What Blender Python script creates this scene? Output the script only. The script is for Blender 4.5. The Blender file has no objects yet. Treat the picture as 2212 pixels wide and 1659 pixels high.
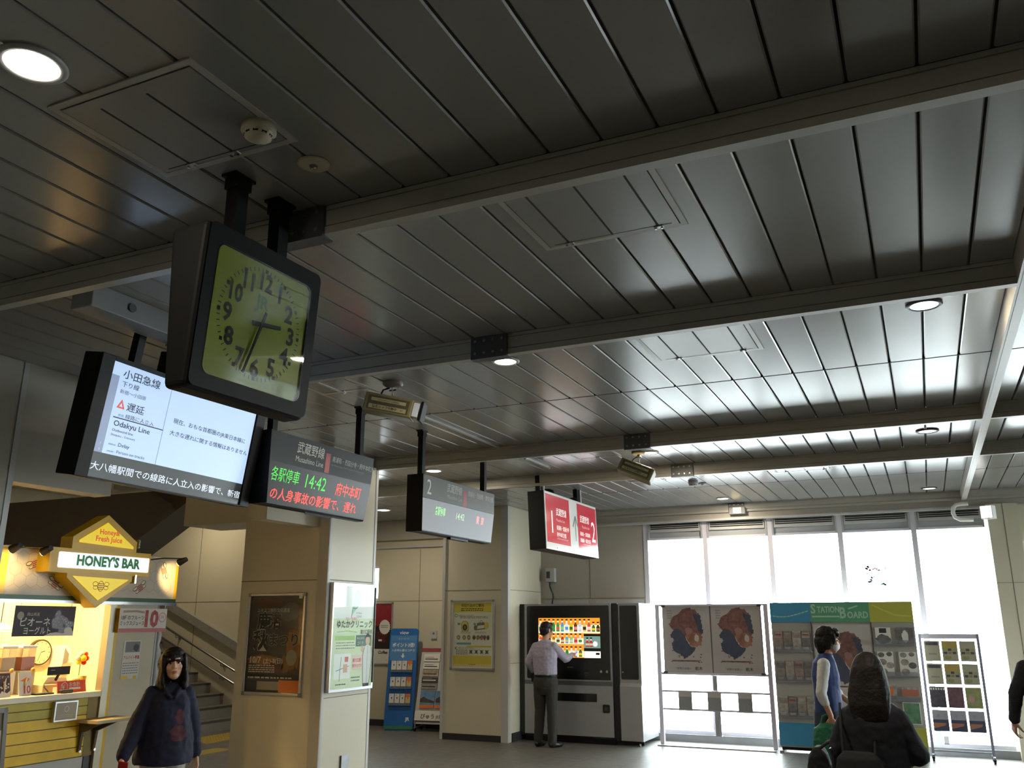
import bpy, bmesh, math, random
from mathutils import Vector, Matrix, Euler
from math import sin, cos, pi, radians as R
random.seed(7)
sc = bpy.context.scene
col = sc.collection
# ------------------------------------------------------------------ camera
cam = bpy.data.cameras.new('camera'); cam_o = bpy.data.objects.new('camera', cam); col.objects.link(cam_o)
YAW, PIT, ROL = 0.432704, 0.267022, -0.000955
fw = Vector((-sin(YAW)*cos(PIT), cos(YAW)*cos(PIT), sin(PIT))); rt = Vector((cos(YAW), sin(YAW), 0)); up = rt.cross(fw)
r2 = rt*cos(ROL)+up*sin(ROL); u2 = up*cos(ROL)-rt*sin(ROL)
cam_o.matrix_world = Matrix(((r2.x, u2.x, -fw.x, 0), (r2.y, u2.y, -fw.y, 0), (r2.z, u2.z, -fw.z, 1.70), (0, 0, 0, 1)))
cam.sensor_width = 36; cam.lens = 1882.87/2212*36; cam.clip_start = .05
sc.camera = cam_o
# ------------------------------------------------------------------ sky, lights, exposure
sc.view_settings.view_transform = 'Standard'; sc.view_settings.look = 'None'
sc.view_settings.gamma = 1; sc.view_settings.use_curve_mapping = False
sc.view_settings.exposure = 0.0
w = bpy.data.worlds.new('overcast_sky'); sc.world = w; w.use_nodes = True
bg = w.node_tree.nodes['Background']; bg.inputs[1].default_value = 22
_t = w.node_tree.nodes.new('ShaderNodeTexCoord'); _s = w.node_tree.nodes.new('ShaderNodeSeparateXYZ'); _m = w.node_tree.nodes.new('ShaderNodeMapRange'); _r = w.node_tree.nodes.new('ShaderNodeValToRGB')
_m.inputs[1].default_value = -.5; _m.inputs[2].default_value = .5       # sine of the elevation: paved ground below, overcast sky above
for _k, (_p, _v) in enumerate(((0, .058), (.22, .09), (.345, .64), (.44, .75), (.52, 1.0))):
    _e = _r.color_ramp.elements[_k] if _k < 2 else _r.color_ramp.elements.new(_p)
    _e.position = _p; _e.color = (.90*_v, .96*_v, _v, 1)
w.node_tree.links.new(_t.outputs['Generated'], _s.inputs[0]); w.node_tree.links.new(_s.outputs[2], _m.inputs[0]); w.node_tree.links.new(_m.outputs[0], _r.inputs[0]); w.node_tree.links.new(_r.outputs[0], bg.inputs[0])

def s2l(c):
    if isinstance(c, str):
        c = tuple(int(c[i:i+2], 16)/255 for i in (0, 2, 4))
    return tuple(x/12.92 if x <= .04045 else ((x+.055)/1.055)**2.4 for x in c)
_M = {}
def mat(name, c='808080', rough=.6, metal=0., emit=0., ec=None, spec=.5, noise=0., nscale=6., bump=0., bscale=40., trans=0., coat=0.):
    """a Principled material with optional procedural mottling and bump"""
    if name in _M: return _M[name]
    m = bpy.data.materials.new(name); m.use_nodes = True; _M[name] = m
    nt = m.node_tree; b = nt.nodes['Principled BSDF']; l = s2l(c)
    b.inputs['Base Color'].default_value = (*l, 1); b.inputs['Roughness'].default_value = rough
    b.inputs['Metallic'].default_value = metal; b.inputs['Specular IOR Level'].default_value = spec
    if trans: b.inputs['Transmission Weight'].default_value = trans
    if coat: b.inputs['Coat Weight'].default_value = coat
    if emit:
        b.inputs['Emission Color'].default_value = (*s2l(ec or c), 1); b.inputs['Emission Strength'].default_value = emit
    if noise or bump:
        tc = nt.nodes.new('ShaderNodeTexCoord')
    if noise:
        n = nt.nodes.new('ShaderNodeTexNoise'); n.inputs['Scale'].default_value = nscale; n.inputs['Detail'].default_value = 6
        nt.links.new(tc.outputs['Object'], n.inputs['Vector'])
        r = nt.nodes.new('ShaderNodeValToRGB'); r.color_ramp.elements[0].position = .3; r.color_ramp.elements[1].position = .7
        r.color_ramp.elements[0].color = (*[x*(1-noise) for x in l], 1); r.color_ramp.elements[1].color = (*[min(1, x*(1+noise)) for x in l], 1)
        nt.links.new(n.outputs['Fac'], r.inputs[0]); nt.links.new(r.outputs[0], b.inputs['Base Color'])
    if bump:
        n2 = nt.nodes.new('ShaderNodeTexNoise'); n2.inputs['Scale'].default_value = bscale; n2.inputs['Detail'].default_value = 3
        nt.links.new(tc.outputs['Object'], n2.inputs['Vector'])
        bp = nt.nodes.new('ShaderNodeBump'); bp.inputs['Strength'].default_value = bump; bp.inputs['Distance'].default_value = .01
        nt.links.new(n2.outputs['Fac'], bp.inputs['Height']); nt.links.new(bp.outputs['Normal'], b.inputs['Normal'])
    return m

class MB:
    """collects shapes (local x right, y away from the viewer of the front, z up) into ONE mesh object"""
    def __init__(s): s.v = []; s.f = []; s.m = []; s.s = []; s.mats = []
    def mi(s, m):
        if m not in s.mats: s.mats.append(m)
        return s.mats.index(m)
    def add(s, vs, fs, m, smooth=False, M=None):
        o = len(s.v); k = s.mi(m)
        for p in vs: s.v.append(tuple(M @ Vector(p)) if M else tuple(p))
        for f in fs: s.f.append([i+o for i in f]); s.m.append(k); s.s.append(smooth)
        return s
    def box(s, x0, x1, y0, y1, z0, z1, m, bev=0, M=None):
        if bev <= 0:
            vs = [(x, y, z) for z in (z0, z1) for y in (y0, y1) for x in (x0, x1)]
            fs = [(0, 2, 3, 1), (4, 5, 7, 6), (0, 1, 5, 4), (2, 6, 7, 3), (0, 4, 6, 2), (1, 3, 7, 5)]
            return s.add(vs, fs, m, False, M)
        bm = bmesh.new(); bmesh.ops.create_cube(bm, size=1)
        for v in bm.verts: v.co = Vector(((x0+x1)/2+v.co.x*(x1-x0), (y0+y1)/2+v.co.y*(y1-y0), (z0+z1)/2+v.co.z*(z1-z0)))
        bmesh.ops.bevel(bm, geom=bm.edges[:], offset=bev, segments=2, affect='EDGES', profile=.5)
        return s.bm(bm, m, M=M)
    def bm(s, bm, m, smooth=False, M=None):
        bm.verts.index_update()
        s.add([v.co[:] for v in bm.verts], [[v.index for v in f.verts] for f in bm.faces], m, smooth, M); bm.free(); return s
    def rect(s, x0, x1, z0, z1, y, m, M=None):
        return s.add([(x0, y, z0), (x1, y, z0), (x1, y, z1), (x0, y, z1)], [(0, 1, 2, 3)], m, False, M)
    def poly(s, pts, y, m, M=None):
        a = sum(p[0]*q[1]-q[0]*p[1] for p, q in zip(pts, pts[1:]+pts[:1]))
        if a < 0: pts = pts[::-1]
        return s.add([(x, y, z) for x, z in pts], [tuple(range(len(pts)))], m, False, M)
    def prism(s, pts, y0, y1, m, M=None, smooth=False):
        a = sum(p[0]*q[1]-q[0]*p[1] for p, q in zip(pts, pts[1:]+pts[:1]))
        if a < 0: pts = pts[::-1]
        n = len(pts); vs = [(x, y0, z) for x, z in pts]+[(x, y1, z) for x, z in pts]
        s.add(vs, [tuple(range(n)), tuple(range(2*n-1, n-1, -1))], m, False, M)
        return s.add(vs, [(i, i+n, (i+1) % n+n, (i+1) % n) for i in range(n)], m, smooth, M)
    def xprism(s, pts, x0, x1, m, M=None):
        """profile pts in (y,z) swept along x"""
        n = len(pts); vs = [(x0, y, z) for y, z in pts]+[(x1, y, z) for y, z in pts]
        a = sum(p[0]*q[1]-q[0]*p[1] for p, q in zip(pts, pts[1:]+pts[:1]))
        fs = [tuple(range(n-1, -1, -1)), tuple(range(n, 2*n))]+[(i, (i+1) % n, (i+1) % n+n, i+n) for i in range(n)]
        if a < 0: fs = [f[::-1] for f in fs]
        return s.add(vs, fs, m, False, M)
    def ell(s, cx, cz, rx, rz, y, m, n=24, a0=0, a1=2*pi, M=None):
        return s.poly([(cx+rx*cos(a0+(a1-a0)*i/n), cz+rz*sin(a0+(a1-a0)*i/n)) for i in range(n)], y, m, M)
    def ring(s, cx, cz, rx, rz, w, y, m, n=32):
        vs = []; fs = []
        for i in range(n):
            a = 2*pi*i/n; vs += [(cx+rx*cos(a), y, cz+rz*sin(a)), (cx+(rx-w)*cos(a), y, cz+(rz-w)*sin(a))]
        for i in range(n): j = (i+1) % n; fs.append((2*i, 2*j, 2*j+1, 2*i+1))
        return s.add(vs, [f[::-1] for f in fs], m)
    def line(s, pts, w, y, m):
        for (x0, z0), (x1, z1) in zip(pts, pts[1:]):
            d = Vector((x1-x0, z1-z0)); L = d.length
            if L < 1e-6: continue
            nx, nz = -d.y/L*w/2, d.x/L*w/2
            s.poly([(x0+nx, z0+nz), (x0-nx, z0-nz), (x1-nx, z1-nz), (x1+nx, z1+nz)], y, m)
        return s
    def cyl(s, p, q, r, m, n=16, r2=None, caps=True, smooth=True):
        p, q = Vector(p), Vector(q); d = (q-p); r2 = r if r2 is None else r2
        a = d.normalized(); b = a.orthogonal().normalized(); c = a.cross(b)
        vs = [p+(b*cos(2*pi*i/n)+c*sin(2*pi*i/n))*r for i in range(n)]+[q+(b*cos(2*pi*i/n)+c*sin(2*pi*i/n))*r2 for i in range(n)]
        s.add(vs, [(i, (i+1) % n, (i+1) % n+n, i+n) for i in range(n)], m, smooth)
        if caps: s.add(vs, [tuple(range(n-1, -1, -1)), tuple(range(n, 2*n))], m)
        return s
    def tube(s, pts, r, m, n=8):
        pts = [Vector(p) for p in pts]; rings = []; b = None
        for i, p in enumerate(pts):
            t = (pts[min(i+1, len(pts)-1)]-pts[max(i-1, 0)]).normalized()
            b = t.orthogonal().normalized() if b is None else (b-t*b.dot(t)).normalized()
            c = t.cross(b); rings.append([p+(b*cos(2*pi*k/n)+c*sin(2*pi*k/n))*r for k in range(n)])
        vs = [v for q in rings for v in q]
        fs = [(i*n+k, i*n+(k+1) % n, (i+1)*n+(k+1) % n, (i+1)*n+k) for i in range(len(pts)-1) for k in range(n)]
        s.add(vs, fs, m, True)
        return s.add(vs, [tuple(range(n-1, -1, -1)), tuple(range(len(vs)-n, len(vs)))], m)
    def lathe(s, prof, m, n=24, c=(0, 0, 0), M=None, smooth=True, caps=True):
        vs = [(c[0]+r*cos(2*pi*k/n), c[1]+r*sin(2*pi*k/n), c[2]+z) for r, z in prof for k in range(n)]
        fs = [(i*n+k, i*n+(k+1) % n, (i+1)*n+(k+1) % n, (i+1)*n+k) for i in range(len(prof)-1) for k in range(n)]
        s.add(vs, fs, m, smooth, M)
        if not caps: return s
        return s.add(vs, [tuple(range(n-1, -1, -1)), tuple(range(len(vs)-n, len(vs)))], m, False, M)
    def sph(s, c, r, m, n=12, M=None):
        r = r if isinstance(r, tuple) else (r, r, r); vs = []; fs = []; h = n//2
        for i in range(h+1):
            t = pi*i/h
            for k in range(n): vs.append((c[0]+r[0]*sin(t)*cos(2*pi*k/n), c[1]+r[1]*sin(t)*sin(2*pi*k/n), c[2]-r[2]*cos(t)))
        fs = [(i*n+k, i*n+(k+1) % n, (i+1)*n+(k+1) % n, (i+1)*n+k) for i in range(h) for k in range(n)]
        return s.add(vs, fs, m, True, M)
    def text(s, t, x, z, size, m, y=0., align='L', bold=0., sx=1., shear=0., M=None):
        cu = bpy.data.curves.new('lettering', 'FONT'); cu.body = t; cu.size = size; cu.resolution_u = 2
        cu.offset = bold*size; cu.align_x = {'L': 'LEFT', 'C': 'CENTER', 'R': 'RIGHT'}[align]; cu.shear = shear
        o = bpy.data.objects.new('lettering', cu); me = bpy.data.meshes.new_from_object(o)
        s.add([(x+v.co.x*sx, y, z+v.co.y) for v in me.vertices], [tuple(p.vertices) for p in me.polygons], m, False, M)
        bpy.data.objects.remove(o); bpy.data.curves.remove(cu); bpy.data.meshes.remove(me); return s
    def tx(s, t, x, z, size, m, y=0., align='L', bold=0., sx=1.): return s.text(t, x, z, size*.78, m, y, align, bold, sx*1.29)
    def build(s, name, parent=None, loc=(0, 0, 0), rot=(0, 0, 0)):
        me = bpy.data.meshes.new(name); me.from_pydata(s.v, [], s.f)
        for m in s.mats: me.materials.append(m)
        me.polygons.foreach_set('material_index', s.m); me.polygons.foreach_set('use_smooth', s.s); me.update()
        o = bpy.data.objects.new(name, me); col.objects.link(o); o.parent = parent; o.location = loc; o.rotation_euler = rot
        return o
def tag(o, label, cat, group=None):
    o['label'] = label; o['category'] = cat
    if group: o['group'] = group
    return o
def thing(name, label, cat, loc=(0, 0, 0), rz=0, group=None, tilt=0):
    o = bpy.data.objects.new(name, None); col.objects.link(o); o.location = loc; o.rotation_euler = (tilt, 0, rz); o.empty_display_size = .1
    return tag(o, label, cat, group)
def struct(o): o['kind'] = 'structure'; return o
def copy_tree(o, parent=None):
    c = o.copy(); col.objects.link(c); c.parent = parent
    for ch in list(o.children): copy_tree(ch, c)
    return c
def rrect(x0, x1, zz0, zz1, r, n=6):
    p = []
    for cx, cz, a in ((x1-r, zz0+r, -90), (x1-r, zz1-r, 0), (x0+r, zz1-r, 90), (x0+r, zz0+r, 180)):
        for i in range(n+1): b = R(a+90*i/n); p.append((cx+r*cos(b), cz+r*sin(b)))
    return p
rnd = random.Random(3)
def blob(cx, cz, rx, rz, n=26, j=.18, r=rnd):
    return [(cx+rx*cos(2*pi*i/n)*(1+r.uniform(-j, j)), cz+rz*sin(2*pi*i/n)*(1+r.uniform(-j, j))) for i in range(n)]
def lines(m, x0, x1, z0, z1, n, mt, y, r=rnd, h=.45):
    """rows of small print as broken strokes"""
    st = (z1-z0)/n
    for i in range(n):
        z = z1-(i+.7)*st; x = x0
        while x < x1-.01:
            L = min(r.uniform(.03, .12)*(x1-x0)+.004, x1-x); m.rect(x, x+L, z, z+st*h, y, mt); x += L+r.uniform(.008, .03)*(x1-x0)+.002
FX = R(90)          # a thing turned so that its front looks towards +X
# ------------------------------------------------------------------ materials
ceil_m = mat('ceiling_paint', '93928f', .21, spec=.7, noise=.04, nscale=1.5)
groove_m = mat('groove_dark', '2a2825', .8)
rail_m = mat('rail_paint', 'b0aca2', .35, spec=.4, noise=.03)
plate_m = mat('splice_plate_grey', '55575a', .45, metal=.3)
bolt_m = mat('bolt_steel', '9a9a9a', .35, metal=.8)
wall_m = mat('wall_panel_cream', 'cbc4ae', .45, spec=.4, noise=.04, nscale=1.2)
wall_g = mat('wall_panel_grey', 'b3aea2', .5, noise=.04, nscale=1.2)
joint_m = mat('panel_joint', '6e6a5c', .8)
base_m = mat('baseboard_dark', '2b2b2d', .5)
black = mat('black_paint', '101113', .5, spec=.2)
blackg = mat('black_gloss', '0d0e11', .12)
dgrey = mat('dark_grey_paint', '3a3c40', .45)
grey = mat('mid_grey_paint', '7d7f82', .45)
lgrey = mat('light_grey_paint', 'bcbcba', .45)
alu = mat('aluminium', 'b9babd', .3, metal=.85)
steel = mat('stainless_steel', 'a6a7aa', .28, metal=1., noise=.05, nscale=30)
chrome = mat('chrome', 'd8d8d8', .12, metal=1.)
white = mat('white_print', 'e8e8e4', .55)
wpaper = mat('white_paper', 'dcdad2', .7)
brown_m = mat('soffit_brown', '54483a', .7, noise=.06, nscale=2)
ink = mat('ink_black', '1b1b1d', .6)
red = mat('print_red', 'c3202b', .5); green = mat('print_green', '1e7a3c', .5); blue = mat('print_blue', '1464b4', .5)
yellow = mat('print_yellow', 'e6c020', .5); orange = mat('print_orange', 'd9742a', .5); teal = mat('print_teal', '2488a8', .5)
lampg = mat('lamp_glow', 'fff6e8', .5, emit=14., ec='fff4e4')
lampc = mat('lamp_glow_cool', 'f4f8ff', .5, emit=14., ec='f2f6ff')
# ================================================================== the setting
ZC, ZR = 3.463, 3.327           # ceiling panels, underside of the rails
def floor_mat():
    m = bpy.data.materials.new('floor_stone_tiles'); m.use_nodes = True; nt = m.node_tree; b = nt.nodes['Principled BSDF']
    tc = nt.nodes.new('ShaderNodeTexCoord'); br = nt.nodes.new('ShaderNodeTexBrick'); br.offset = 0
    br.inputs['Scale'].default_value = 1; br.inputs['Brick Width'].default_value = .6; br.inputs['Row Height'].default_value = .6
    br.inputs['Mortar Size'].default_value = .004
    br.inputs['Color1'].default_value = (*s2l('6a6863'), 1); br.inputs['Color2'].default_value = (*s2l('75726c'), 1); br.inputs['Mortar'].default_value = (*s2l('45433f'), 1)
    nt.links.new(tc.outputs['Object'], br.inputs['Vector'])
    n = nt.nodes.new('ShaderNodeTexNoise'); n.inputs['Scale'].default_value = 9; n.inputs['Detail'].default_value = 8
    nt.links.new(tc.outputs['Object'], n.inputs['Vector'])
    mx = nt.nodes.new('ShaderNodeMix'); mx.data_type = 'RGBA'; mx.blend_type = 'MULTIPLY'; mx.inputs[0].default_value = .35
    nt.links.new(br.outputs['Color'], mx.inputs[6]); nt.links.new(n.outputs['Color'], mx.inputs[7]); nt.links.new(mx.outputs[2], b.inputs['Base Color'])
    mr = nt.nodes.new('ShaderNodeMapRange'); mr.inputs[3].default_value = .3; mr.inputs[4].default_value = .5
    nt.links.new(n.outputs['Fac'], mr.inputs[0]); nt.links.new(mr.outputs[0], b.inputs['Roughness'])
    return m
struct(MB().box(-16, 7, -5, 16, -.1, 0, floor_mat()).build('floor'))
# ceiling: long metal strips running in depth, dark gaps between them, cross joints, bays separated by rails
RY = [2.82, 4.74, 8.04, 9.87, 13.56]
PITCH, PX0 = .2188, -.0525
def strip_prof(w):     # one ceiling strip seen end-on, rolled edges
    return [(-w/2, .03), (-w/2, .006), (-w/2+.006, 0), (w/2-.006, 0), (w/2, .006), (w/2, .03)]
mb = MB()
def bay(x0, x1, y0, y1, skip=None):
    k0 = math.ceil((x0-PX0)/PITCH)-1; k1 = math.floor((x1-PX0)/PITCH)
    for k in range(k0, k1+1):
        a = max(PX0+k*PITCH+.005, x0); b = min(PX0+(k+1)*PITCH-.005, x1)
        if b-a < .01: continue
        pr = strip_prof(b-a); c = (a+b)/2; n = len(pr)
        vs = [(c+x, y, ZC+z) for y in (y0, y1) for x, z in pr]
        fs = [(i, i+1, i+1+n, i+n) for i in range(n-1)]+[tuple(range(n-1, -1, -1)), tuple(range(n, 2*n))]
        mb.add(vs, fs, ceil_m)
def bays(x0, x1):
    for y0, y1 in ((-5, 2.815), (2.87, 4.735), (4.79, 6.45), (6.462, 8.035), (8.09, 9.865), (9.92, 11.695), (11.707, 13.555)): bay(x0, x1, y0, y1)
bays(-5.55, .585); bays(.65, 6.5)
for y0, y1 in ((7.6, 8.035), (8.09, 9.865), (9.92, 11.695), (11.707, 13.55)): bay(-9.6, -5.552, y0, y1)
mb.box(-9.6, 6.5, -5, 13.9, ZC+.03, ZC+.06, groove_m)
for y in (6.448, 11.693): mb.box(-9.6 if y > 8 else -5.55, 6.5, y, y+.016, ZC-.001, ZC+.03, groove_m)
struct(mb.build('ceiling'))
def rail(name, x0, x1, y, splice=None):
    m = MB()
    m.xprism([(0, ZC), (0, ZC-.02), (.008, ZC-.02), (.008, ZC-.026), (0, ZC-.026), (0, ZC-.095), (.008, ZC-.095), (.008, ZC-.101), (-.004, ZC-.101), (-.004, ZR), (.05, ZR), (.05, ZR+.012), (.045, ZR+.012), (.045, ZC)], x0, x1, rail_m)
    o = struct(m.build(name, loc=(0, y, 0)))
    if splice:
        p = MB().box(splice[0], splice[1], -.018, -.001, ZR-.006, ZC-.004, plate_m).box(splice[0], splice[1], -.018, .06, ZR-.012, ZR-.006, plate_m)
        p.build('splice_plate', o)
        q = MB()
        for i in range(4):
            for z in (ZR+.025, ZC-.03): q.cyl((splice[0]+.03+i*.063, -.022, z), (splice[0]+.03+i*.063, -.017, z), .009, bolt_m, 8)
        q.build('bolts', o)
    return o
SP = [(-2.452, -2.198), (-2.471, -2.218), (-2.507, -2.251), (-2.526, -2.266), (-2.61, -2.364)]
for i, y in enumerate(RY): rail('trim_%d' % (i+1), -5.55 if i < 2 else -9.4, .585, y, SP[i])
for i, y in enumerate(RY): rail('trim_%d' % (i+6), .65, 3.4, y)
struct(MB().box(.585, .65, -5, 13.7, ZR, ZC+.02, rail_m).box(.60, .635, -5, 13.7, ZR-.004, ZR, rail_m).build('trim_11'))
# bulkhead above the shop and wall left of it (faces the hall)
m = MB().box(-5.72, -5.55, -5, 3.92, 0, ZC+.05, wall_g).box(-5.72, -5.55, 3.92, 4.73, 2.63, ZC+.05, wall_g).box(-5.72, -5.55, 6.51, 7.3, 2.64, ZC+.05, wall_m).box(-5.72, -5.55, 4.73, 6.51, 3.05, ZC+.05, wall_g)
m.box(-5.552, -5.545, 3.88, 3.92, 0, ZC, lgrey)
struct(m.build('wall_left'))
# header beam behind the column, above the stair opening
struct(MB().box(-7.6, -5.42, 7.52, 8.12, 2.765, ZC+.05, wall_m).build('trim_12'))
# dark sloping soffit of the upper flight behind the shop
pts = [(-8.55, 3.44), (-8.76, 3.29), (-9.67, 2.78), (-10.84, 2.12), (-12.4, 1.25), (-14.4, 1.25), (-14.4, 3.44)]
struct(MB().prism(pts, 8.75, 9.3, brown_m).build('trim_13'))
# upper back room, seen through the gap over the shop (lit warm by an added lamp)
struct(MB().box(-14.6, -14.4, 3.5, 13, 0, 4.5, wall_m).build('wall_shop_far'))
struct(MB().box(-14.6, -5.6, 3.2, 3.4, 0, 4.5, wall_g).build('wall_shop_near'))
struct(MB().box(-14.6, -9.5, 3.2, 13, 4.0, 4.1, wall_m).box(-9.6, -9.5, 3.2, 13, 3.47, 4.05, wall_m).build('ceiling_stair'))
# square column
m = MB().box(-6.49, -5.4, 7.3, 8.14, 0, ZC+.05, wall_m)
for z in (2.11,): m.box(-6.492, -5.398, 7.296, 8.142, z, z+.008, joint_m)
m.box(-5.52, -5.396, 7.29, 7.30, 0, 2.76, wall_g).box(-5.4, -5.394, 7.30, 7.335, 0, 2.9, lgrey).box(-5.4, -5.396, 8.1, 8.14, 0, 3.4, lgrey)
m.box(-5.399, -5.397, 7.335, 8.1, .99, .996, joint_m)
o = m.build('column_left'); struct(o)
MB().box(-5.397, -5.385, 7.66, 7.79, .2, .44, steel).box(-5.397, -5.383, 7.655, 7.662, .2, .44, dgrey).build('outlet_cover', o)
# stair wall, far wall, pilaster, wall behind the vending machine
m = MB().box(-14.5, -6.2, 12.45, 12.6, 0, 4.5, wall_m)
for x in (-13.3, -12.1, -10.9, -9.7): m.box(x, x+.01, 12.446, 12.45, 0, 4.4, joint_m)
m.box(-14.5, -8, 12.446, 12.45, 2.15, 2.158, joint_m)
m = MB()
m.box(-14.5, -9.3, 12.45, 12.6, 0, 4.5, wall_m)
for x in (-12.1, -10.7): m.box(x, x+.008, 12.446, 12.45, 0, 4.4, joint_m)
m.box(-14.5, -9.3, 12.446, 12.45, 2.06, 2.066, joint_m)
struct(m.build('wall_stair'))
m = MB().box(-8.87, -6.8, 13.5, 13.7, 0, ZC+.05, wall_m).box(-9.4, -8.87, 13.5, 13.7, 0, 2.08, wall_m).box(-9.4, -8.87, 13.5, 13.7, 2.68, ZC+.05, wall_m)
m.box(-9.4, -9.3, 12.45, 13.5, 0, ZC+.05, wall_m)
for x in (-8.02,): m.box(x, x+.008, 13.496, 13.5, .1, 2.95, joint_m)
m.box(-9.3, -6.8, 13.496, 13.5, 2.06, 2.067, joint_m).box(-9.3, -6.8, 13.44, 13.5, 2.98, 3.02, lgrey).box(-9.3, -6.8, 13.40, 13.5, 3.12, ZC, rail_m)
struct(m.build('wall_far'))
struct(MB().box(-9.3, -6.92, 13.47, 13.5, 0, .1, base_m).build('baseboard_far'))
m = MB().box(-6.9, -5.79, 12.39, 13.72, 0, ZC+.05, wall_m)
m.box(-6.93, -6.885, 12.37, 13.5, 0, ZC, lgrey).box(-5.9, -5.785, 12.37, 12.45, 0, ZC, lgrey)
m.box(-6.885, -5.9, 12.386, 12.39, 2.18, 2.187, joint_m).box(-5.788, -5.785, 12.45, 13.7, 2.18, 2.187, joint_m).box(-5.788, -5.785, 12.45, 13.7, 1.1, 1.106, joint_m)
struct(m.build('pillar_pilaster'))
struct(MB().box(-6.885, -5.9, 12.375, 12.39, 0, .09, base_m).box(-5.785, -5.77, 12.5, 13.6, 0, .12, base_m).build('baseboard_pilaster'))
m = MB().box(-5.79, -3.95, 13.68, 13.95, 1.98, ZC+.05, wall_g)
m.box(-5.79, -3.99, 13.676, 13.68, 2.07, 2.076, joint_m).box(-4.93, -4.922, 13.676, 13.68, 2.076, 3.2, joint_m)
struct(m.build('wall_back'))
# window wall
glass = bpy.data.materials.new('window_glass'); glass.use_nodes = True; nt = glass.node_tree; nt.nodes.clear()
tb = nt.nodes.new('ShaderNodeBsdfTransparent'); gb = nt.nodes.new('ShaderNodeBsdfGlossy'); gb.inputs['Roughness'].default_value = .02
lf = nt.nodes.new('ShaderNodeLayerWeight'); pw_ = nt.nodes.new('ShaderNodeMath'); pw_.operation = 'POWER'; pw_.inputs[1].default_value = 5; lw = nt.nodes.new('ShaderNodeMath'); lw.operation = 'MULTIPLY_ADD'; lw.inputs[1].default_value = .8; lw.inputs[2].default_value = .03; nt.links.new(lf.outputs['Facing'], pw_.inputs[0]); nt.links.new(pw_.outputs[0], lw.inputs[0]); ms = nt.nodes.new('ShaderNodeMixShader'); ou = nt.nodes.new('ShaderNodeOutputMaterial')
tb.inputs[0].default_value = (.94, .97, .96, 1)
nt.links.new(lw.outputs[0], ms.inputs[0]); nt.links.new(tb.outputs[0], ms.inputs[1]); nt.links.new(gb.outputs[0], ms.inputs[2]); nt.links.new(ms.outputs[0], ou.inputs[0])
mull_m = mat('mullion_aluminium', 'd4d2dc', .45)
blind_m = mat('louvre_grey', 'a3a7ab', .5)
XM = [-3.97, -3.02, -2.04, -1.045, -.06, .87]
def window(n, x0, x1, y=13.72, z0=.1, zg=2.99, z1=3.215):
    o = MB().box(x0-.035, x0+.035, y-.05, y+.06, z0, z1, mull_m).box(x0+.035, x1-.035, y-.03, y+.05, z0, z0+.05, mull_m)
    o.box(x0+.035, x1-.035, y-.03, y+.05, zg-.03, zg, mull_m)
    o = struct(o.build('window_%d' % n))
    MB().box(x0+.035, x1-.035, y, y+.008, z0+.05, zg-.03, glass).build('pane', o)
    b = MB().box(x0+.035, x1-.035, y-.02, y+.05, zg, z1, blind_m).box(x0+.07, x1-.07, y-.05, y-.02, zg+.09, z1-.02, lgrey)
    for k in range(3): b.box(x0+.09, x1-.09, y-.058, y-.05, z1-.035-k*.028, z1-.022-k*.028, black)
    b.box(x0+.035, x0+.06, y-.06, y-.02, zg-.03, z1, blind_m).box(x1-.06, x1-.035, y-.06, y-.02, zg-.03, z1, blind_m)
    b.build('vent_louvre', o)
    return o
for i in range(5): window(i+1, XM[i], XM[i+1])
window(6, 1.27, 2.3)
window(7, -5.79, -4.9, z0=.1, zg=1.96, z1=1.98); window(8, -4.9, -3.97, z0=.1, zg=1.96, z1=1.98)
o = struct(MB().box(-9.4, -8.87, 13.52, 13.56, 2.08, 2.12, mull_m).box(-9.4, -8.87, 13.52, 13.56, 2.64, 2.68, mull_m).build('window_9'))
MB().box(-9.4, -8.87, 13.535, 13.543, 2.12, 2.64, glass).build('pane', o)
m = MB().box(-5.79, 6.5, 13.6, 13.95, 3.21, ZC+.05, rail_m).box(-5.79, 6.5, 13.56, 13.6, 3.21, 3.24, lgrey)
struct(m.build('trim_14'))
struct(MB().box(-5.79, 2.4, 13.62, 13.95, 0, .1, mat('kerb_stone', '8b8d90', .5, noise=.08)).build('trim_15'))
# right-hand column by the windows, cream header beside it
m = MB().box(.87, 1.24, 13.5, 13.9, 0, 3.25, wall_m).box(1.06, 1.066, 13.497, 13.5, 0, 3.25, joint_m).box(.868, 1.242, 13.497, 13.5, 2.2, 2.206, joint_m)
struct(m.build('column_right'))
struct(MB().box(1.24, 6.5, 13.55, 13.9, 2.75, 3.22, wall_m).build('wall_header_right'))
struct(MB().box(2.3, 6.5, 13.72, 13.95, 0, 2.75, wall_m).build('wall_back_right'))
# right side of the hall: long glazed wall out of frame, solid wall nearer
m = MB().box(6.5, 6.7, -5, 10.1, 0, ZC+.1, wall_m).box(6.5, 6.7, 10.1, 13.95, 2.9, ZC+.1, wall_m).box(6.5, 6.7, 10.1, 13.95, 0, .3, wall_m)
struct(m.build('wall_right'))
o = MB()
for k in range(4): o.box(6.55, 6.65, 10.1+k*1.2, 10.16+k*1.2, .3, 2.9, mull_m)
o = struct(o.build('window_10'))
MB().box(6.6, 6.608, 10.1, 13.9, .3, 2.9, glass).build('pane', o)
struct(MB().box(-5.72, 6.7, -5.2, -5, 0, ZC+.1, wall_g).build('wall_front'))
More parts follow.
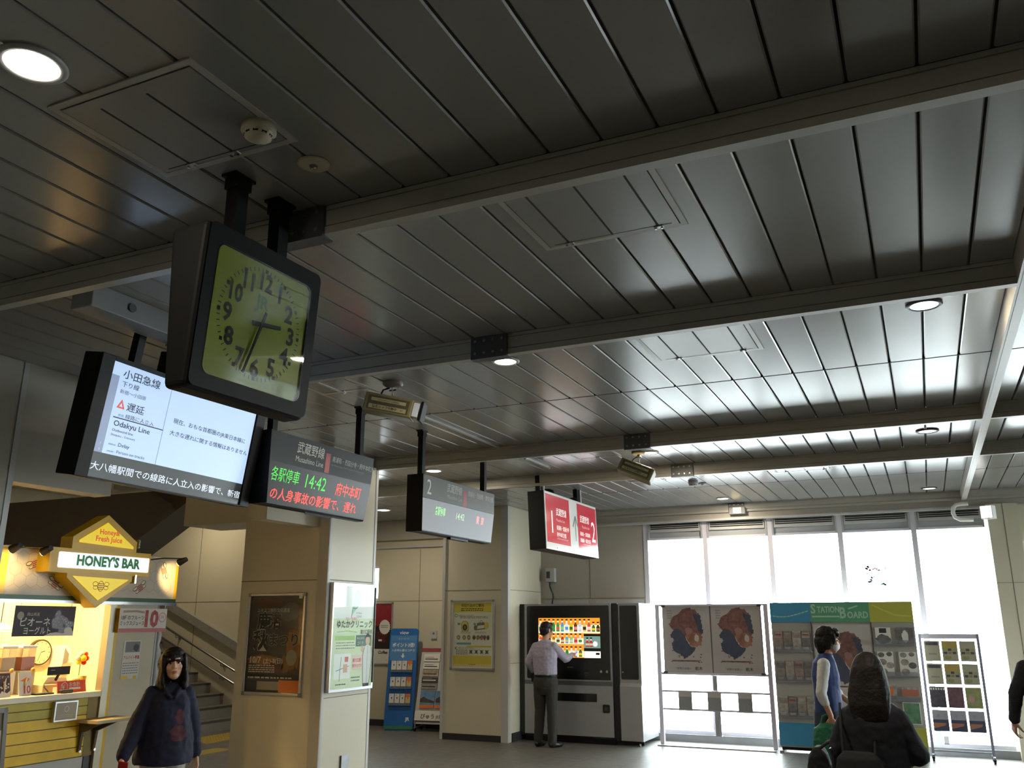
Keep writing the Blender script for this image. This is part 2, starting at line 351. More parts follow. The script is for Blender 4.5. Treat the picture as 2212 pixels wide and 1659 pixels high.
# stairs going up to the left
m = MB(); st = mat('stair_stone', '6d675c', .6, noise=.08, nscale=12); nose = mat('stair_nosing', '3a352e', .7)
for i in range(11):
    x = -10.66-.31*i; z = .17*(i+1)
    m.box(-14.4, x, 10.4, 12.45, z-.17, z, st).box(x-.06, x+.004, 10.4, 12.45, z-.03, z+.002, nose)
struct(m.build('floor_stairs'))
m = MB(); ty = mat('tactile_yellow', '9c8430', .6)
def tact(x0, x1, y0, y1):
    m.box(x0, x1, y0, y1, 0, .004, ty)
    nx = int((x1-x0)/.06); ny = int((y1-y0)/.06)
    for i in range(nx):
        for j in range(ny): m.lathe([(.016, 0), (.011, .006)], ty, 6, (x0+.03+i*.06, y0+.03+j*.06, .004))
tact(-10.36, -9.76, 10.5, 12.3)
tag(m.build('tactile_paving'), 'yellow raised-dot tactile paving strip at the foot of the stairs', 'paving')
m = MB()
m.box(-9.3, -9.0, 9.1, 10.2, 0, .004, ty)
tag(m.build('guide_strip'), 'yellow guiding strip on the floor beside the large square column', 'paving')
# shiny stone band and two handrails on the stair wall
sl = (1.334-2.055)/(-11.094+12.78)
def on_wall(x, z0, x0): return z0+(x-x0)*sl
zb = lambda x: on_wall(x, 1.36, -11.094)
m = MB().prism([(-9.6, zb(-9.6)-.11), (-9.6, zb(-9.6)+.04), (-14.0, zb(-14)+.04), (-14.0, zb(-14)-.11)], 12.38, 12.45, mat('polished_stone', '8f8e88', .25, noise=.1, nscale=20))
struct(m.build('trim_16'))
for nm, z, lb in (('handrail', .955, 'upper of the two steel handrails on the stair wall'), ('handrail', .745, 'lower of the two steel handrails on the stair wall')):
    t = thing(nm, lb, 'handrail', (-11.1, 12.33, z), 0, 'handrails on the stair wall')
    MB().tube([(1.3, .1, 1.3*sl-.02), (1.3, 0, 1.3*sl), (1.2, 0, 1.2*sl), (-2.9, 0, -2.9*sl)], .02, steel, 10).build('rail', t)
    for x in (.9, -.2, -1.3, -2.4): MB().tube([(x, 0, x*sl), (x, .02, x*sl-.07), (x, .115, x*sl-.07)], .009, steel, 8).cyl((x, .105, x*sl-.07), (x, .118, x*sl-.07), .035, steel, 12).build('bracket', t)
# ================================================================== fixtures on the ceiling
def downlight(x, y, label, glow=lampg, r=.085, on=1):
    t = thing('ceiling_downlight', label, 'ceiling light', (x, y, ZC), 0, 'round downlights in the strip ceiling')
    MB().lathe([(r, 0), (r+.022, 0), (r+.024, -.008), (r+.015, -.014), (r, -.012), (r-.002, -.002)], lgrey if on == 1 else dgrey, 32, caps=False).build('trim_ring', t)
    MB().lathe([(r-.001, -.004), (r-.001, -.009), (r*.6, -.0105), (0.001, -.011)], glow, 32).build('lens', t)
    return t
off_l = mat('lamp_off_lens', 'e9e9ea', .3, emit=2.0, ec='fffdf6')
downlight(-2.455, 1.584, 'brightly lit round downlight at upper left, beside the panelled access hatch')
downlight(-2.484, 5.27, 'lit downlight just behind the splice plate of the second ceiling rail', r=.075)
downlight(.174, 5.272, 'downlight with grey rim near the right fascia, behind the second ceiling rail', lampc, .075, 2)
downlight(-5.203, 9.021, 'small lit downlight above the hanging platform 2 display', r=.085)
downlight(-2.526, 9.003, 'lit downlight next to the tilted camera box behind the third rail', r=.075)
downlight(.183, 9.053, 'thin grey-rimmed downlight at right between third and fourth ceiling rails', off_l, .08, 2)
downlight(.197, 13.126, 'thin grey-rimmed downlight at right, nearest to the window wall', off_l, .08, 2)
downlight(-2.563, 12.942, 'small lit downlight above the square lamp on the rail by the windows', r=.075)
downlight(-7.827, 11.972, 'lit downlight in the far left recess behind the square column', r=.10)
def hatch(x0, x1, y0, y1, label, latches):
    """flush access hatch: aluminium frame, strip-panelled door, quarter-turn latches along the far edge"""
    t = thing('ceiling_access_hatch', label, 'access hatch', ((x0+x1)/2, (y0+y1)/2, ZC), 0, 'access hatches in the ceiling')
    w, d = (x1-x0)/2, (y1-y0)/2; f = .028
    m = MB()
    m.box(-w, w, -d, -d+f, -.006, 0, rail_m).box(-w, w, d-f, d, -.006, 0, rail_m).box(-w, -w+f, -d+f, d-f, -.006, 0, rail_m).box(w-f, w, -d+f, d-f, -.006, 0, rail_m)
    m.build('frame', t)
    m = MB().box(-w+f, w-f, -d+f, d-f, -.003, -.0005, groove_m); g = w-f-.005; h = d-f-.005
    m.box(-g, g, -h, h, -.008, -.003, ceil_m)
    e = .05; gi = g-.012
    cx = (x0+x1)/2; xs = [PX0+k*PITCH-cx for k in range(-60, 40)]; xs = [x for x in xs if -gi+.03 < x < gi-.03]
    for x in xs: m.box(x-.005, x+.005, -h+.05, h-.015, -.0087, -.008, groove_m)
    m.box(-g+.03, g-.03, h-.022, h-.018, -.0087, -.008, groove_m)
    m.build('door', t)
    for x in latches(xs):
        MB().box(x-.022, x+.022, h-.02, h+.008, -.013, -.006, steel, .003).cyl((x-.014, h-.006, -.013), (x-.014, h-.006, -.019), .007, chrome, 8).cyl((x+.014, h-.002, -.013), (x+.014, h-.002, -.018), .006, chrome, 8).build('latch', t)
ends = lambda xs: [xs[0], xs[-1]] if len(xs) > 1 else xs
hatch(-2.63, -1.965, 1.775, 2.33, 'access hatch at upper left, over the square clock', ends)
hatch(-1.50, -.80, 2.95, 3.66, 'access hatch just beyond the first ceiling rail, with two shiny latches', ends)
hatch(-1.52, -.80, 5.05, 5.74, 'access hatch behind the second ceiling rail, in the bluish window reflection', ends)
hatch(-4.20, -3.74, 5.05, 5.50, 'access hatch partly behind the clock and the first camera box', ends)
hatch(-3.36, -2.86, 8.5, 9.04, 'access hatch behind the third rail, left of the second camera box', ends)
hatch(-1.50, -.84, 10.25, 10.91, 'access hatch in the blown-out bright bay near the windows', ends)
hatch(-3.36, -2.86, 10.3, 10.91, 'access hatch beside the far smoke detector, left of the bright bay', ends)
ivory = mat('ivory_plastic', 'c9c2a4', .45)
def smoke(x, y, label, c):
    t = thing('smoke_detector', label, 'smoke detector', (x, y, ZC), 0, 'smoke detectors')
    MB().lathe([(.05, 0), (.062, -.004), (.064, -.03), (.058, -.036)], c, 28).build('base', t)
    m = MB().lathe([(.056, -.036), (.05, -.052), (.03, -.06), (.008, -.062)], c, 28)
    for k in range(10): a = 2*pi*k/10; m.cyl((.047*cos(a), .047*sin(a), -.047), (.047*cos(a+.4), .047*sin(a+.4), -.047), .0065, black, 6)
    m.build('sensor_cap', t)
smoke(-2.031, 2.186, 'ivory smoke detector above the clock, beside the upper left hatch', ivory)
smoke(-2.584, 11.195, 'small pale smoke detector hanging in the bright bay near the windows', lgrey)
def emerg(x, y, label, c):
    t = thing('emergency_light', label, 'emergency light', (x, y, ZC), 0, 'emergency lights')
    MB().lathe([(.062, 0), (.066, -.003), (.055, -.010), (.02, -.012)], c, 32).build('cover', t)
    MB().lathe([(.018, -.011), (.015, -.018), (.004, -.019)], grey, 16).sph((.006, 0, -.019), .007, chrome, 8).sph((-.012, .004, -.017), .005, chrome, 8).build('bulb', t)
emerg(-2.021, 2.497, 'flat ivory emergency light disc right of the clock pipes', ivory)
emerg(-2.511, 11.402, 'dark flat emergency light disc in the bright bay near the windows', grey)
for x, y, lb in ((.297, 5.06, 'sprinkler nub under the second rail, near the grey-rimmed downlight'), (.292, 8.55, 'sprinkler nub behind the third rail at its right end'), (.307, 10.45, 'sprinkler nub behind the fourth rail at its right end'), (-.02, 3.02, 'sprinkler nub behind the nearest rail at its right end')):
    t = thing('sprinkler_head', lb, 'sprinkler', (x, y, ZC), 0, 'sprinkler heads')
    MB().lathe([(.02, 0), (.02, -.006), (.007, -.012), (.007, -.035)], bolt_m, 12).build('body', t)
    MB().lathe([(.006, -.035), (.016, -.038), (.016, -.041), (.003, -.042)], bolt_m, 12).build('deflector', t)
# surface trunking duct at left behind the first rail
m = MB().box(-4.02, -3.86, 3.02, 4.6, 3.33, ZC, grey, .006).box(-4.03, -3.85, 3.7, 3.76, 3.322, ZC, grey).cyl((-3.855, 3.28, 3.40), (-3.85, 3.28, 3.40), .025, dgrey, 12)
tag(m.build('trunking_duct'), 'grey surface-mounted cable duct on the ceiling left of the clock', 'cable duct')
for y0, y1, lb in ((6.35, 8.02, 'thin pale conduit strip running from the first camera box to the third rail'), (8.7, 9.4, 'short pale conduit strip behind the third rail'), (5.0, 5.5, 'pale conduit strip partly hidden by the clock, over the far hatch')):
    x = -3.86 if y0 > 6 else -4.0
    tag(MB().box(x-.012, x+.012, y0, y1, ZC-.016, ZC, lgrey).cyl((x, y0, ZC-.008), (x, y0+.03, ZC-.008), .016, lgrey, 8).cyl((x, y1-.03, ZC-.008), (x, y1, ZC-.008), .016, lgrey, 8).build('conduit_strip'), lb, 'conduit', 'conduit strips on the ceiling')
# two tilted boxes on ceiling stems
box_c = mat('box_khaki', '837c58', .45); box_l = mat('box_label_olive', '54513a', .5)
def stem_box(loc, rot, label, face):
    x, y, z = loc
    t = thing('camera_housing', label, 'camera housing', (x, y, ZC), 0, 'camera boxes hung from the ceiling')
    MB().lathe([(.075, 0), (.078, -.02), (.06, -.035), (.02, -.038)], mat('stem_brown', '6a6156', .5), 24).build('ceiling_rose', t)
    MB().cyl((0, 0, -.035), (0, 0, z-ZC+.09), .02, mat('stem_brown'), 12).cyl((0, 0, z-ZC+.1), (0, 0, z-ZC+.02), .009, chrome, 10).box(-.028, .028, -.004, .004, -.07, -.06, black).build('stem', t)
    M = Matrix.Translation((0, 0, z-ZC)) @ Euler(rot).to_matrix().to_4x4()
    b = MB()
    L = .19
    b.box(-L, L, -.075, .075, -.145, 0, box_c, .012, M)
    b.box(-L+.03, L-.03, -.0762, -.07, -.125, -.02, box_l, 0, M)
    b.rect(-L+.055, L-.055, -.06, -.035, -.077, mat('box_plate', 'b4ad84', .5), M); b.rect(-L+.045, L-.045, -.118, -.086, -.077, mat('box_plate'), M)
    b.text('LOW IMPACT CAMERA', 0, -.054, .016, ink, -.0775, 'C', M=M); b.text('防犯カメラ作動中', -.02, -.110, .024, ink, -.0775, 'C', .01, M=M); b.text('A7', .11, -.108, .018, ink, -.0775, 'C', M=M)
    b.build('housing', t)
    e = MB()
    if face:
        e.box(L, L+.05, -.07, .07, -.138, -.008, box_c, .008, M); e.box(L+.05, L+.055, -.06, .06, -.13, -.02, mat('box_window_pale', 'cfd8ea', .15), 0, M)
        e.box(L+.001, L+.048, -.0735, -.068, -.125, -.02, mat('box_window_pale'), 0, M)
        e.box(L+.055, L+.075, -.074, .074, -.145, 0, black, .004, M)
        e.build('end_window', t)
    cb = MB().tube([tuple(M @ Vector((-.10, .02, .0))), tuple(M @ Vector((-.09, .02, .05))), (-.05, .02, z-ZC+.085), (-.01, 0, z-ZC+.10)], .007, black, 8)
    cb.build('cable', t)
stem_box((-3.50, 5.42, 3.34), (0, R(12), R(20)), 'khaki camera box with a pale end window, hung right of the clock', True)
stem_box((-2.62, 8.90, 3.31), (R(-14), R(24), R(5)), 'tilted khaki camera box hung under the third rail', False)
# small square lamp under the last rail, white pipe and lamp box by the right column
sl_m = mat('square_lamp_face', 'e8d9a0', .4, emit=.9, ec='ffe9a8')
t = thing('square_lamp', 'small square yellowish lamp fixed to the rail above the windows', 'lamp', (-2.47, 13.53, 3.34), 0)
MB().box(-.12, .12, -.03, .0, -.055, .05, grey, .004).build('backplate', t)
MB().box(-.06, .06, -.034, -.03, -.04, .045, sl_m).build('diffuser', t)
m = MB().tube([(.30, 0, .30), (.22, 0, .30), (.15, 0, .29), (.11, 0, .25), (.10, 0, .18), (.12, 0, .12), (.18, 0, .085), (.34, 0, .08)], .028, white, 12)
tag(m.build('drain_pipe', loc=(.36, 13.50, 2.97)), 'white curved drain pipe at the top of the right window bay', 'pipe')
t = thing('wall_lamp', 'white rectangular lamp box beside the right column top', 'lamp', (.90, 13.42, 3.2), R(-25))
MB().box(-.10, .06, -.06, .06, -.16, .02, white, .006).build('housing', t)
MB().rect(-.09, .05, -.15, .01, -.0615, off_l).box(.0, .012, -.08, -.06, -.16, -.15, grey).build('lamp_face', t)

# light given by the hall's lamps: a lamp under every lit downlight, unseen fill downlights added behind and beside the camera
def lamp_light(x, y, p, r=.08, c=(1, .86, .66)):
    l = bpy.data.lights.new('downlight_lamp', 'AREA'); l.shape = 'DISK'; l.size = r*2; l.energy = p; l.color = c
    o = bpy.data.objects.new('downlight_lamp', l); col.objects.link(o); o.location = (x, y, ZC-.016)
HALL_P = 24
lamp_light(-2.455, 1.584, 6)
for x, y in ( (-2.484, 5.27), (.174, 5.272), (-5.203, 9.021), (-2.526, 9.003), (-2.563, 12.942), (-7.827, 11.972)): lamp_light(x, y, HALL_P)
for x in (-2.46, .18, 2.8):
    for y in (-.6, -2.8):
        downlight(x, y, 'unseen fill downlight added behind the camera'); lamp_light(x, y, 2)
for y in (1.58,): downlight(.18, y, 'unseen fill downlight added beside the camera'); lamp_light(.18, y, 3)

for x, y in ((-11.6, 11.4), (-10.8, 5.2)):  # unseen lamps added to brighten the stair wall and the back room
    t = thing('ceiling_downlight', 'unseen fill downlight added in the stairwell ceiling', 'ceiling light', (x, y, 4.0), 0, 'fill downlights added in the stairwell')
    MB().lathe([(.09, 0), (.11, -.01), (.088, -.012)], lgrey, 24, caps=False).lathe([(.088, -.006), (.001, -.008)], lampg, 24, caps=False).build('lamp', t)
    l = bpy.data.lights.new('stair_fill', 'AREA'); l.shape = 'DISK'; l.size = .16; l.energy = 27 if y > 9 else 34; l.color = (1, .84, .58)
    o = bpy.data.objects.new('stair_fill', l); col.objects.link(o); o.location = (x, y, 3.98)
# ================================================================== hanging signs
def pipe(parent, lx, ly, z0, z1, r=.026, c=black):
    """square hanger with a flange under the ceiling (parent's local metres)"""
    m = MB().box(lx-r, lx+r, ly-r, ly+r, z0, z1, c).box(lx-r*1.9, lx+r*1.9, ly-r*1.3, ly+r*1.3, z1-.012, z1, c).box(lx-r*1.25, lx+r*1.25, ly-r*1.25, ly+r*1.25, z1-.06, z1-.012, c)
    return m.build('hanger_pipe', parent)
# ---- square double-sided station clock
t = thing('station_clock', 'square yellow-green faced clock in a dark housing, hung on two pipes', 'clock', (-2.37, 2.565, 2.52), R(87.85))
H = mat('clock_housing_grey', '1f2020', .6, spec=.2, noise=.06, nscale=8); fz = mat('clock_face_yellow', '969a04', .4, noise=.05, nscale=5)
m = MB()
hw, z0, z1 = .325, 0, .645
def taper(z): return .055+.045*(z-z0)/(z1-z0)
prof = [(-taper(z0)+.012, z0), (-taper(z0), z0+.02), (-taper(z1), z1-.02), (-taper(z1)+.014, z1), (taper(z1)-.014, z1), (taper(z1), z1-.02), (taper(z0), z0+.02), (taper(z0)-.012, z0)]
bm = bmesh.new(); bmesh.ops.create_cube(bm, size=1)
for v in bm.verts:
    z = z0 if v.co.z < 0 else z1; v.co = Vector((hw*2*v.co.x, taper(z)*2*v.co.y, z))
bmesh.ops.bevel(bm, geom=bm.edges[:], offset=.022, segments=3, affect='EDGES', profile=.5)
m.bm(bm, H); m.build('housing', t)
Tm = Matrix.Translation((0, -taper(.325)-.004, .325)) @ Matrix.Rotation(math.atan2(.045, .645), 4, 'X')
m = MB()
# bezel with a rounded opening
o_ = rrect(-.325+.006, .325-.006, -.318, .318, .03); i_ = rrect(-.265, .262, -.262, .246, .035)
n = len(o_); m.add([(x, -.006, z) for x, z in o_]+[(x, -.006, z) for x, z in i_]+[(x, .002, z) for x, z in i_], [(k, (k+1) % n, (k+1) % n+n, k+n) for k in range(n)]+[(k+n, (k+1) % n+n, (k+1) % n+2*n, k+2*n) for k in range(n)], black, False, Tm)
m.build('bezel', t)
tk = mat('clock_ink', '20210f', .6)
m2 = MB()
for k in range(60):
    if k % 5:
        a = 2*pi*k/60; d = Vector((sin(a), cos(a))); q = Vector((d.y, -d.x))*.0018
        m2.poly([tuple(d*.214+q), tuple(d*.214-q), tuple(d*.23-q), tuple(d*.23+q)], -.0005, tk, Tm)
for k in range(12):
    a = 2*pi*k/12; x, z = .222*sin(a), .222*cos(a); m2.poly([(x+.0075*sx_, z+.0075*sz_) for sx_, sz_ in ((-1, -1), (1, -1), (1, 1), (-1, 1))], -.0005, tk, Tm)
MB().poly(i_, .0005, fz, Tm).build('face', t)
for k in range(1, 13):
    a = 2*pi*k/12; rr = .178; s_ = .100
    m2.text(str(k), rr*sin(a), rr*cos(a)-.035, s_, tk, -.0006, 'C', .03, sx=.95 if k < 10 else .82, M=Tm)
    if k in (1, 10, 11, 12):
        pass
m2.build('numerals', t)
m = MB().text('JR', -.002, .065, .075, mat('logo_green_dim', '58761c', .5), -.0006, 'C', .03, M=Tm).build('logo', t)
def hand(name, ang, L, tail, wd, y):
    d = Vector((sin(R(ang)), cos(R(ang)))); q = Vector((d.y, -d.x))*wd/2
    MB().prism([tuple(-d*tail+q), tuple(-d*tail-q), tuple(d*L-q*.8), tuple(d*L+q*.8)], y-.003, y, tk, Tm).build(name, t)
hand('hour_hand', 82, .112, .045, .019, -.004); hand('minute_hand', 198, .225, .055, .013, -.009)
MB().prism(i_, -.0125, -.012, glass, Tm).build('cover_glass', t)
MB().box(-.17, .17, -.05, .05, .645, .665, black, .004).box(-.03, .05, -.035, .035, .665, .69, black).build('top_bracket', t)
pipe(t, -.10, -.0, .665, ZC-2.52, .03); pipe(t, .15, 0, .665, ZC-2.52, .03)
# ---- information screen
scr_w = mat('screen_pale_blue', 'b9d2f2', .3, emit=.72, ec='b4cef4'); scr_l = mat('screen_side_strip', '8f9fc4', .3, emit=.42, ec='93a6cc'); scr_k = mat('screen_dark_ticker', '1d2126', .3, emit=.02)
st_k = mat('screen_text_dark', '20242c', .5); st_w = mat('screen_text_white', 'dfe8f4', .4, emit=.75, ec='d6e4f4'); st_r = mat('screen_red', 'd8523c', .4, emit=.55, ec='de5a40'); st_g = mat('screen_rule_grey', '7f8ea8', .5)
t = thing('information_screen', 'large train information screen showing a pale blue delay notice and white ticker', 'screen', (-4.10, 4.03, 3.17), R(94), None, R(8.5))
W2, HH = .755, .70
MB().box(-W2, W2, .004, .13, -HH, 0, black, .006).build('housing', t)
m = MB().box(-W2, -.66, -.012, .006, -HH, 0, black, .004).box(.66, W2, -.012, .006, -HH, 0, black, .004).box(-.66, .66, -.012, .006, -.022, 0, black).box(-.66, .66, -.012, .006, -HH, -.692, black)
m.build('bezel', t)
sx0, sx1, sz1, sz0 = -.655, .655, -.025, -.69
tz = -.548                              # top of the ticker band
m = MB().rect(sx0, sx1, tz, sz1, -.001, scr_w).rect(sx0, sx1, sz0, tz, -.001, scr_k).rect(sx0, sx0+.06, tz, -.1, -.0012, scr_l).rect(sx0+.475, sx0+.478, tz, sz1, -.0014, st_g)
X = sx0+.08
m.tx('小田急線', X, -.10, .074, st_k, -.002, bold=.008).tx('下り線', X+.005, -.150, .045, st_k, -.002, bold=.004).tx('新宿〜小田原', X+.005, -.192, .034, st_k, -.002)
m.poly([(X+.005, -.28), (X+.068, -.28), (X+.0365, -.226)], -.002, st_r).poly([(X+.024, -.27), (X+.049, -.27), (X+.0365, -.248)], -.0025, scr_w)
m.tx('遅延', X+.078, -.278, .070, st_k, -.002, bold=.006).tx('原因', X+.03, -.325, .022, st_g, -.002).tx('線路に人立入', X+.085, -.327, .038, st_k, -.002)
m.rect(X, sx0+.475, -.338, -.332, -.002, st_k).tx('Odakyu Line', X+.012, -.382, .058, st_k, -.002, bold=.01, sx=.95).tx('Outbound line', X+.012, -.414, .027, st_k, -.002, bold=.006).tx('Shinjuku - Odawara', X+.012, -.440, .023, st_k, -.002)
m.tx('status:', X+.01, -.494, .022, st_k, -.002).tx('Delay', X+.08, -.494, .038, st_k, -.002, bold=.006).tx('cause:', X+.01, -.534, .022, st_k, -.002).tx('Person on tracks', X+.08, -.534, .032, st_k, -.002)
# the lower part of the left column is squeezed a little above the ticker
m.tx('1', sx0+.03, -.50, .02, st_w, -.002).tx('5', sx0+.03, -.535, .02, st_w, -.002)
m.tx('現在、おもな首都圏のJR東日本線に', sx0+.545, -.272, .0445, st_k, -.002, bold=.006).tx('大きな遅れに関する情報はありません', sx0+.535, -.348, .0445, st_k, -.002, bold=.006)
m.tx('大八幡駅間での線路に人立入の影響で、新宿', sx0-.0, -.645, .066, st_w, -.002, bold=.005, sx=.985)
m.build('picture', t)
pipe(t, -.45, .07, 0, .3); pipe(t, .45, .07, 0, .3)
MB().box(-.20, .20, .02, .14, .0, .16, black, .01).build('mount_box', t)
# ---- LED departure boards
led_g = mat('led_green', '3fae3a', .5, emit=1.1, ec='34c43a'); led_r = mat('led_red', 'f0483c', .5, emit=1.5, ec='ff3a30')
bd_k = mat('board_black', '161718', .4, spec=.25); bd_lo = mat('led_panel_grey', '38363b', .25, spec=.2)
bd_w = mat('board_letter', 'a9aaa4', .5, emit=.03); bd_s = mat('board_letter_dim', '77776f', .5); line_r = mat('line_colour_red', '9c1c22', .4)
def led_board(loc, W, h1, t1, h2, t2, label, txt):
    t = thing('departure_board', label, 'departure board', loc, FX, 'hanging departure boards')
    w = W/2; y1 = h1*sin(R(t1)); y2 = y1+h2*sin(R(t2)); z1 = -h1*cos(R(t1)); z2 = z1-h2*cos(R(t2))
    MB().xprism([(0, 0), (y1, z1), (y2, z2), (y2+.01, z2-.012), (.15, z2-.012), (.17, 0)], -w, w, bd_k).box(-w-.004, -w, .0, .171, z2-.012, .002, black).box(-.1, .35*w, y2+.02, .1, z2-.03, z2-.012, black).build('housing', t)
    A = Matrix.Translation((0, -.002, 0)) @ Matrix.Rotation(R(t1), 4, 'X'); B = Matrix.Translation((0, y1-.002, z1)) @ Matrix.Rotation(R(t2), 4, 'X')
    m = MB().rect(-w+.004, w-.004, -h1+.003, -.003, 0, txt['top'], A)
    for a in txt['a']: m.text(a[0], a[1]*W-w, a[2]*h1, a[3], a[4], -.001, a[5], a[6] if len(a) > 6 else 0, a[7] if len(a) > 7 else 1, M=A)
    m.rect(txt['bar'][0]*W-w, txt['bar'][1]*W-w, -h1+.004, -.28*h1, -.0012, line_r, A)
    m.build('name_panel', t)
    m = MB().rect(-w+.004, w-.004, -h2+.006, -.004, 0, txt.get('lo', bd_lo), B)
    for a in txt['b']: m.text(a[0], a[1]*W-w, a[2]*h2, a[3], a[4], -.001, a[5], a[6] if len(a) > 6 else 0, a[7] if len(a) > 7 else 1, M=B)
    m.build('led_panel', t)
    for x in (-w+.10, w-.10): pipe(t, x, .085, 0, ZC-loc[2])
    return t
led_board((-4.10, 5.45, 3.03), 1.30, .215, 6, .30, 10.5, 'black departure board with red and green LED text next to the large screen', dict(top=bd_k, bar=(.5, .545),
    a=[('武蔵野線', .485, -.50, .092, bd_w, 'R', .006, .9), ('Musashino Line', .485, -.83, .060, bd_w, 'R', 0, .9), ('南浦和・西国分寺・府中本町方面', .565, -.52, .049, bd_w, 'L', .004, .84), ('for Minami-Urawa, Nishi-Kokubunji & Fuchūhommachi', .565, -.68, .022, bd_s, 'L', 0, .9)],
    b=[('各駅停車', .05, -.42, .108, led_g, 'L', 0, .74), ('14:42', .335, -.46, .145, led_g, 'L', 0, .86), ('府中本町', .645, -.46, .108, led_r, 'L', .003, .80), ('の人身事故の影響で、遅れ', .07, -.86, .092, led_r, 'L', .003, .97), (':', .04, -.84, .08, led_r, 'L', 0)]))
gr_t = mat('board_grey_top', '5c5d5b', .4, spec=.3)
led_board((-4.10, 7.67, 3.03), 1.50, .215, 1, .30, 6.5, 'departure board numbered 2 with LED panel painted pale as sky glare, beyond the first board', dict(top=gr_t, lo=mat('led_panel_sky_glare', 'a3a3aa', .5, spec=.25), bar=(.525, .575),  # sky reflection is put into the pale LED panel colour
    a=[('2', .045, -.82, .20, mat('board_letter_b', 'd4d4d0', .5), 'L', 0, .9), ('武蔵野線', .51, -.48, .092, bd_w, 'R', .006, .85), ('Musashino Line', .51, -.80, .056, bd_w, 'R', 0, .85), ('南越谷・西船橋・東京方面', .595, -.43, .060, bd_w, 'L', .004, .80), ('for Minami-Koshigaya, Nishi-Funabashi & Tōkyō', .595, -.60, .024, bd_s, 'L', 0, 1)],
    b=[('各駅停車', .17, -.43, .090, mat('led_green_pale', '9ad48c', .5, emit=.9, ec='86d87a'), 'L', .01, .55), ('14:42', .44, -.45, .092, mat('led_green_paler', 'b8d8b4', .5, emit=.8, ec='b0dca8'), 'L', 0, .9), ('東  京', .735, -.43, .085, mat('led_red_pale', 'f08c88', .5, emit=1.0, ec='ff7c78'), 'L', .02, .8)]))
# ---- red platform sign, glossy
sg_r = mat('sign_red', 'c93848', .12, emit=.10, ec='d03a4a', spec=.6); sg_w = mat('sign_white', 'd9dad6', .12, emit=.10, spec=.6); sg_k = mat('sign_arrow_grey', '55595c', .4); sg_t = mat('sign_letter_white', 'f1e7e4', .4, emit=.25); sg_p = mat('sign_letter_pink', 'e0a0a4', .4, emit=.12)
t = thing('platform_sign', 'glossy red and white platform sign with big 1 and 2 and an upward arrow', 'sign', (-4.10, 10.74, 3.262), FX, None, R(-2.4))
W = 1.885; w = W/2; h = .706
MB().box(-w, w, .003, .22, -h, 0, black, .004).rect(-w, w, -h, 0, .0029, lgrey).build('housing', t)
m = MB().rect(-w+.01, w-.01, -h+.005, -.01, 0, sg_w).rect(-w+.035, -.25*W*.5+.12, -h+.085, -.03, -.001, sg_r).rect(.175, w-.03, -h+.085, -.03, -.001, sg_r)
for x in (-.6, -.1, .3, .7): m.cyl((x, -.004, -h+.03), (x, 0, -h+.03), .008, grey, 8)
m.text('1', -w+.13, -.50, .40, sg_t, -.002, 'L', .0, .9).text('武蔵野線', -w+.36, -.265, .105, sg_t, -.002, 'L', .008, .85).text('Musashino Line', -w+.36, -.345, .055, sg_p, -.002, 'L', 0, .85)
m.text('南浦和・西国分寺', -w+.36, -.445, .062, sg_t, -.002, 'L', .004, .85).text('府中本町方面', -w+.36, -.53, .062, sg_t, -.002, 'L', .004, .85).text('for Minami-Urawa & Fuchūhommachi', -w+.36, -.565, .028, sg_p, -.002, 'L', 0, .9)
m.text('2', w-.075, -.50, .40, sg_t, -.002, 'R', .0, .9).text('武蔵野線', w-.32, -.265, .105, sg_t, -.002, 'R', .008, .85).text('Musashino Line', w-.32, -.345, .055, sg_p, -.002, 'R', 0, .85)
m.text('南越谷・武蔵浦和', w-.30, -.445, .058, sg_t, -.002, 'R', .004, .85).text('西船橋・東京方面', w-.30, -.53, .058, sg_t, -.002, 'R', .004, .85).text('for Nishi-Funabashi & Tōkyō', w-.30, -.565, .028, sg_p, -.002, 'R', 0, .9)
m.build('face', t)
cx = .09
MB().line([(cx, -.54), (cx, -.22)], .028, -.002, sg_k).line([(cx-.095, -.36), (cx, -.215), (cx+.095, -.36)], .03, -.0021, sg_k).build('arrow', t)
for x in (-w+.12, .52*w):
    m = MB().box(x-.05, x+.03, .08, .14, 0, ZC-3.262, black).box(x+.03, x+.05, .06, .14, 0, ZC-3.262, white); m.build('hanger_pipe', t)
MB().lathe([(.09, 0), (.08, .05), (.04, .07)], black, 16, (-.55, .11, 0)).lathe([(.09, 0), (.08, .05), (.04, .07)], black, 16, (.33, .11, 0)).build('top_bracket', t)
# ================================================================== juice bar
KX, KY = -6.8, 4.8              # its front plane looks towards +X; local x runs along the front, y into the shop
KM = Matrix.Translation((KX, KY, 0)) @ Matrix.Rotation(FX, 4, 'Z')
cream = mat('kiosk_cream', 'e8dcb8', .55, noise=.04); kgold = mat('kiosk_gold', 'e0b414', .35); kpost = mat('kiosk_post_metal', 'a39c88', .35, metal=.5)
plank = mat('plank_yellow', 'e4bc22', .5, noise=.14, nscale=5); plank2 = mat('plank_olive', 'b4a634', .5, noise=.14, nscale=5); plgap = mat('plank_gap', '6a5f1c', .7)
fas = mat('fascia_pinkgrey', 'cfc2b2', .5); hexm = mat('hex_line', 'b9a584', .5); kgreen = mat('kiosk_green', '2e5a30', .4)
t = thing('juice_kiosk', 'small juice bar with yellow plank counter front, honeycomb fascia and warm interior', 'kiosk', (KX, KY, 0), FX)
m = MB().box(-1.35, 1.68, 1.2, 1.26, 0, 2.30, cream).box(-1.35, 1.68, 0, 1.26, 2.28, 2.32, cream).box(1.65, 1.68, .06, 1.2, 0, 2.28, cream).box(-1.35, -1.31, 0, 1.2, 0, 2.28, cream)
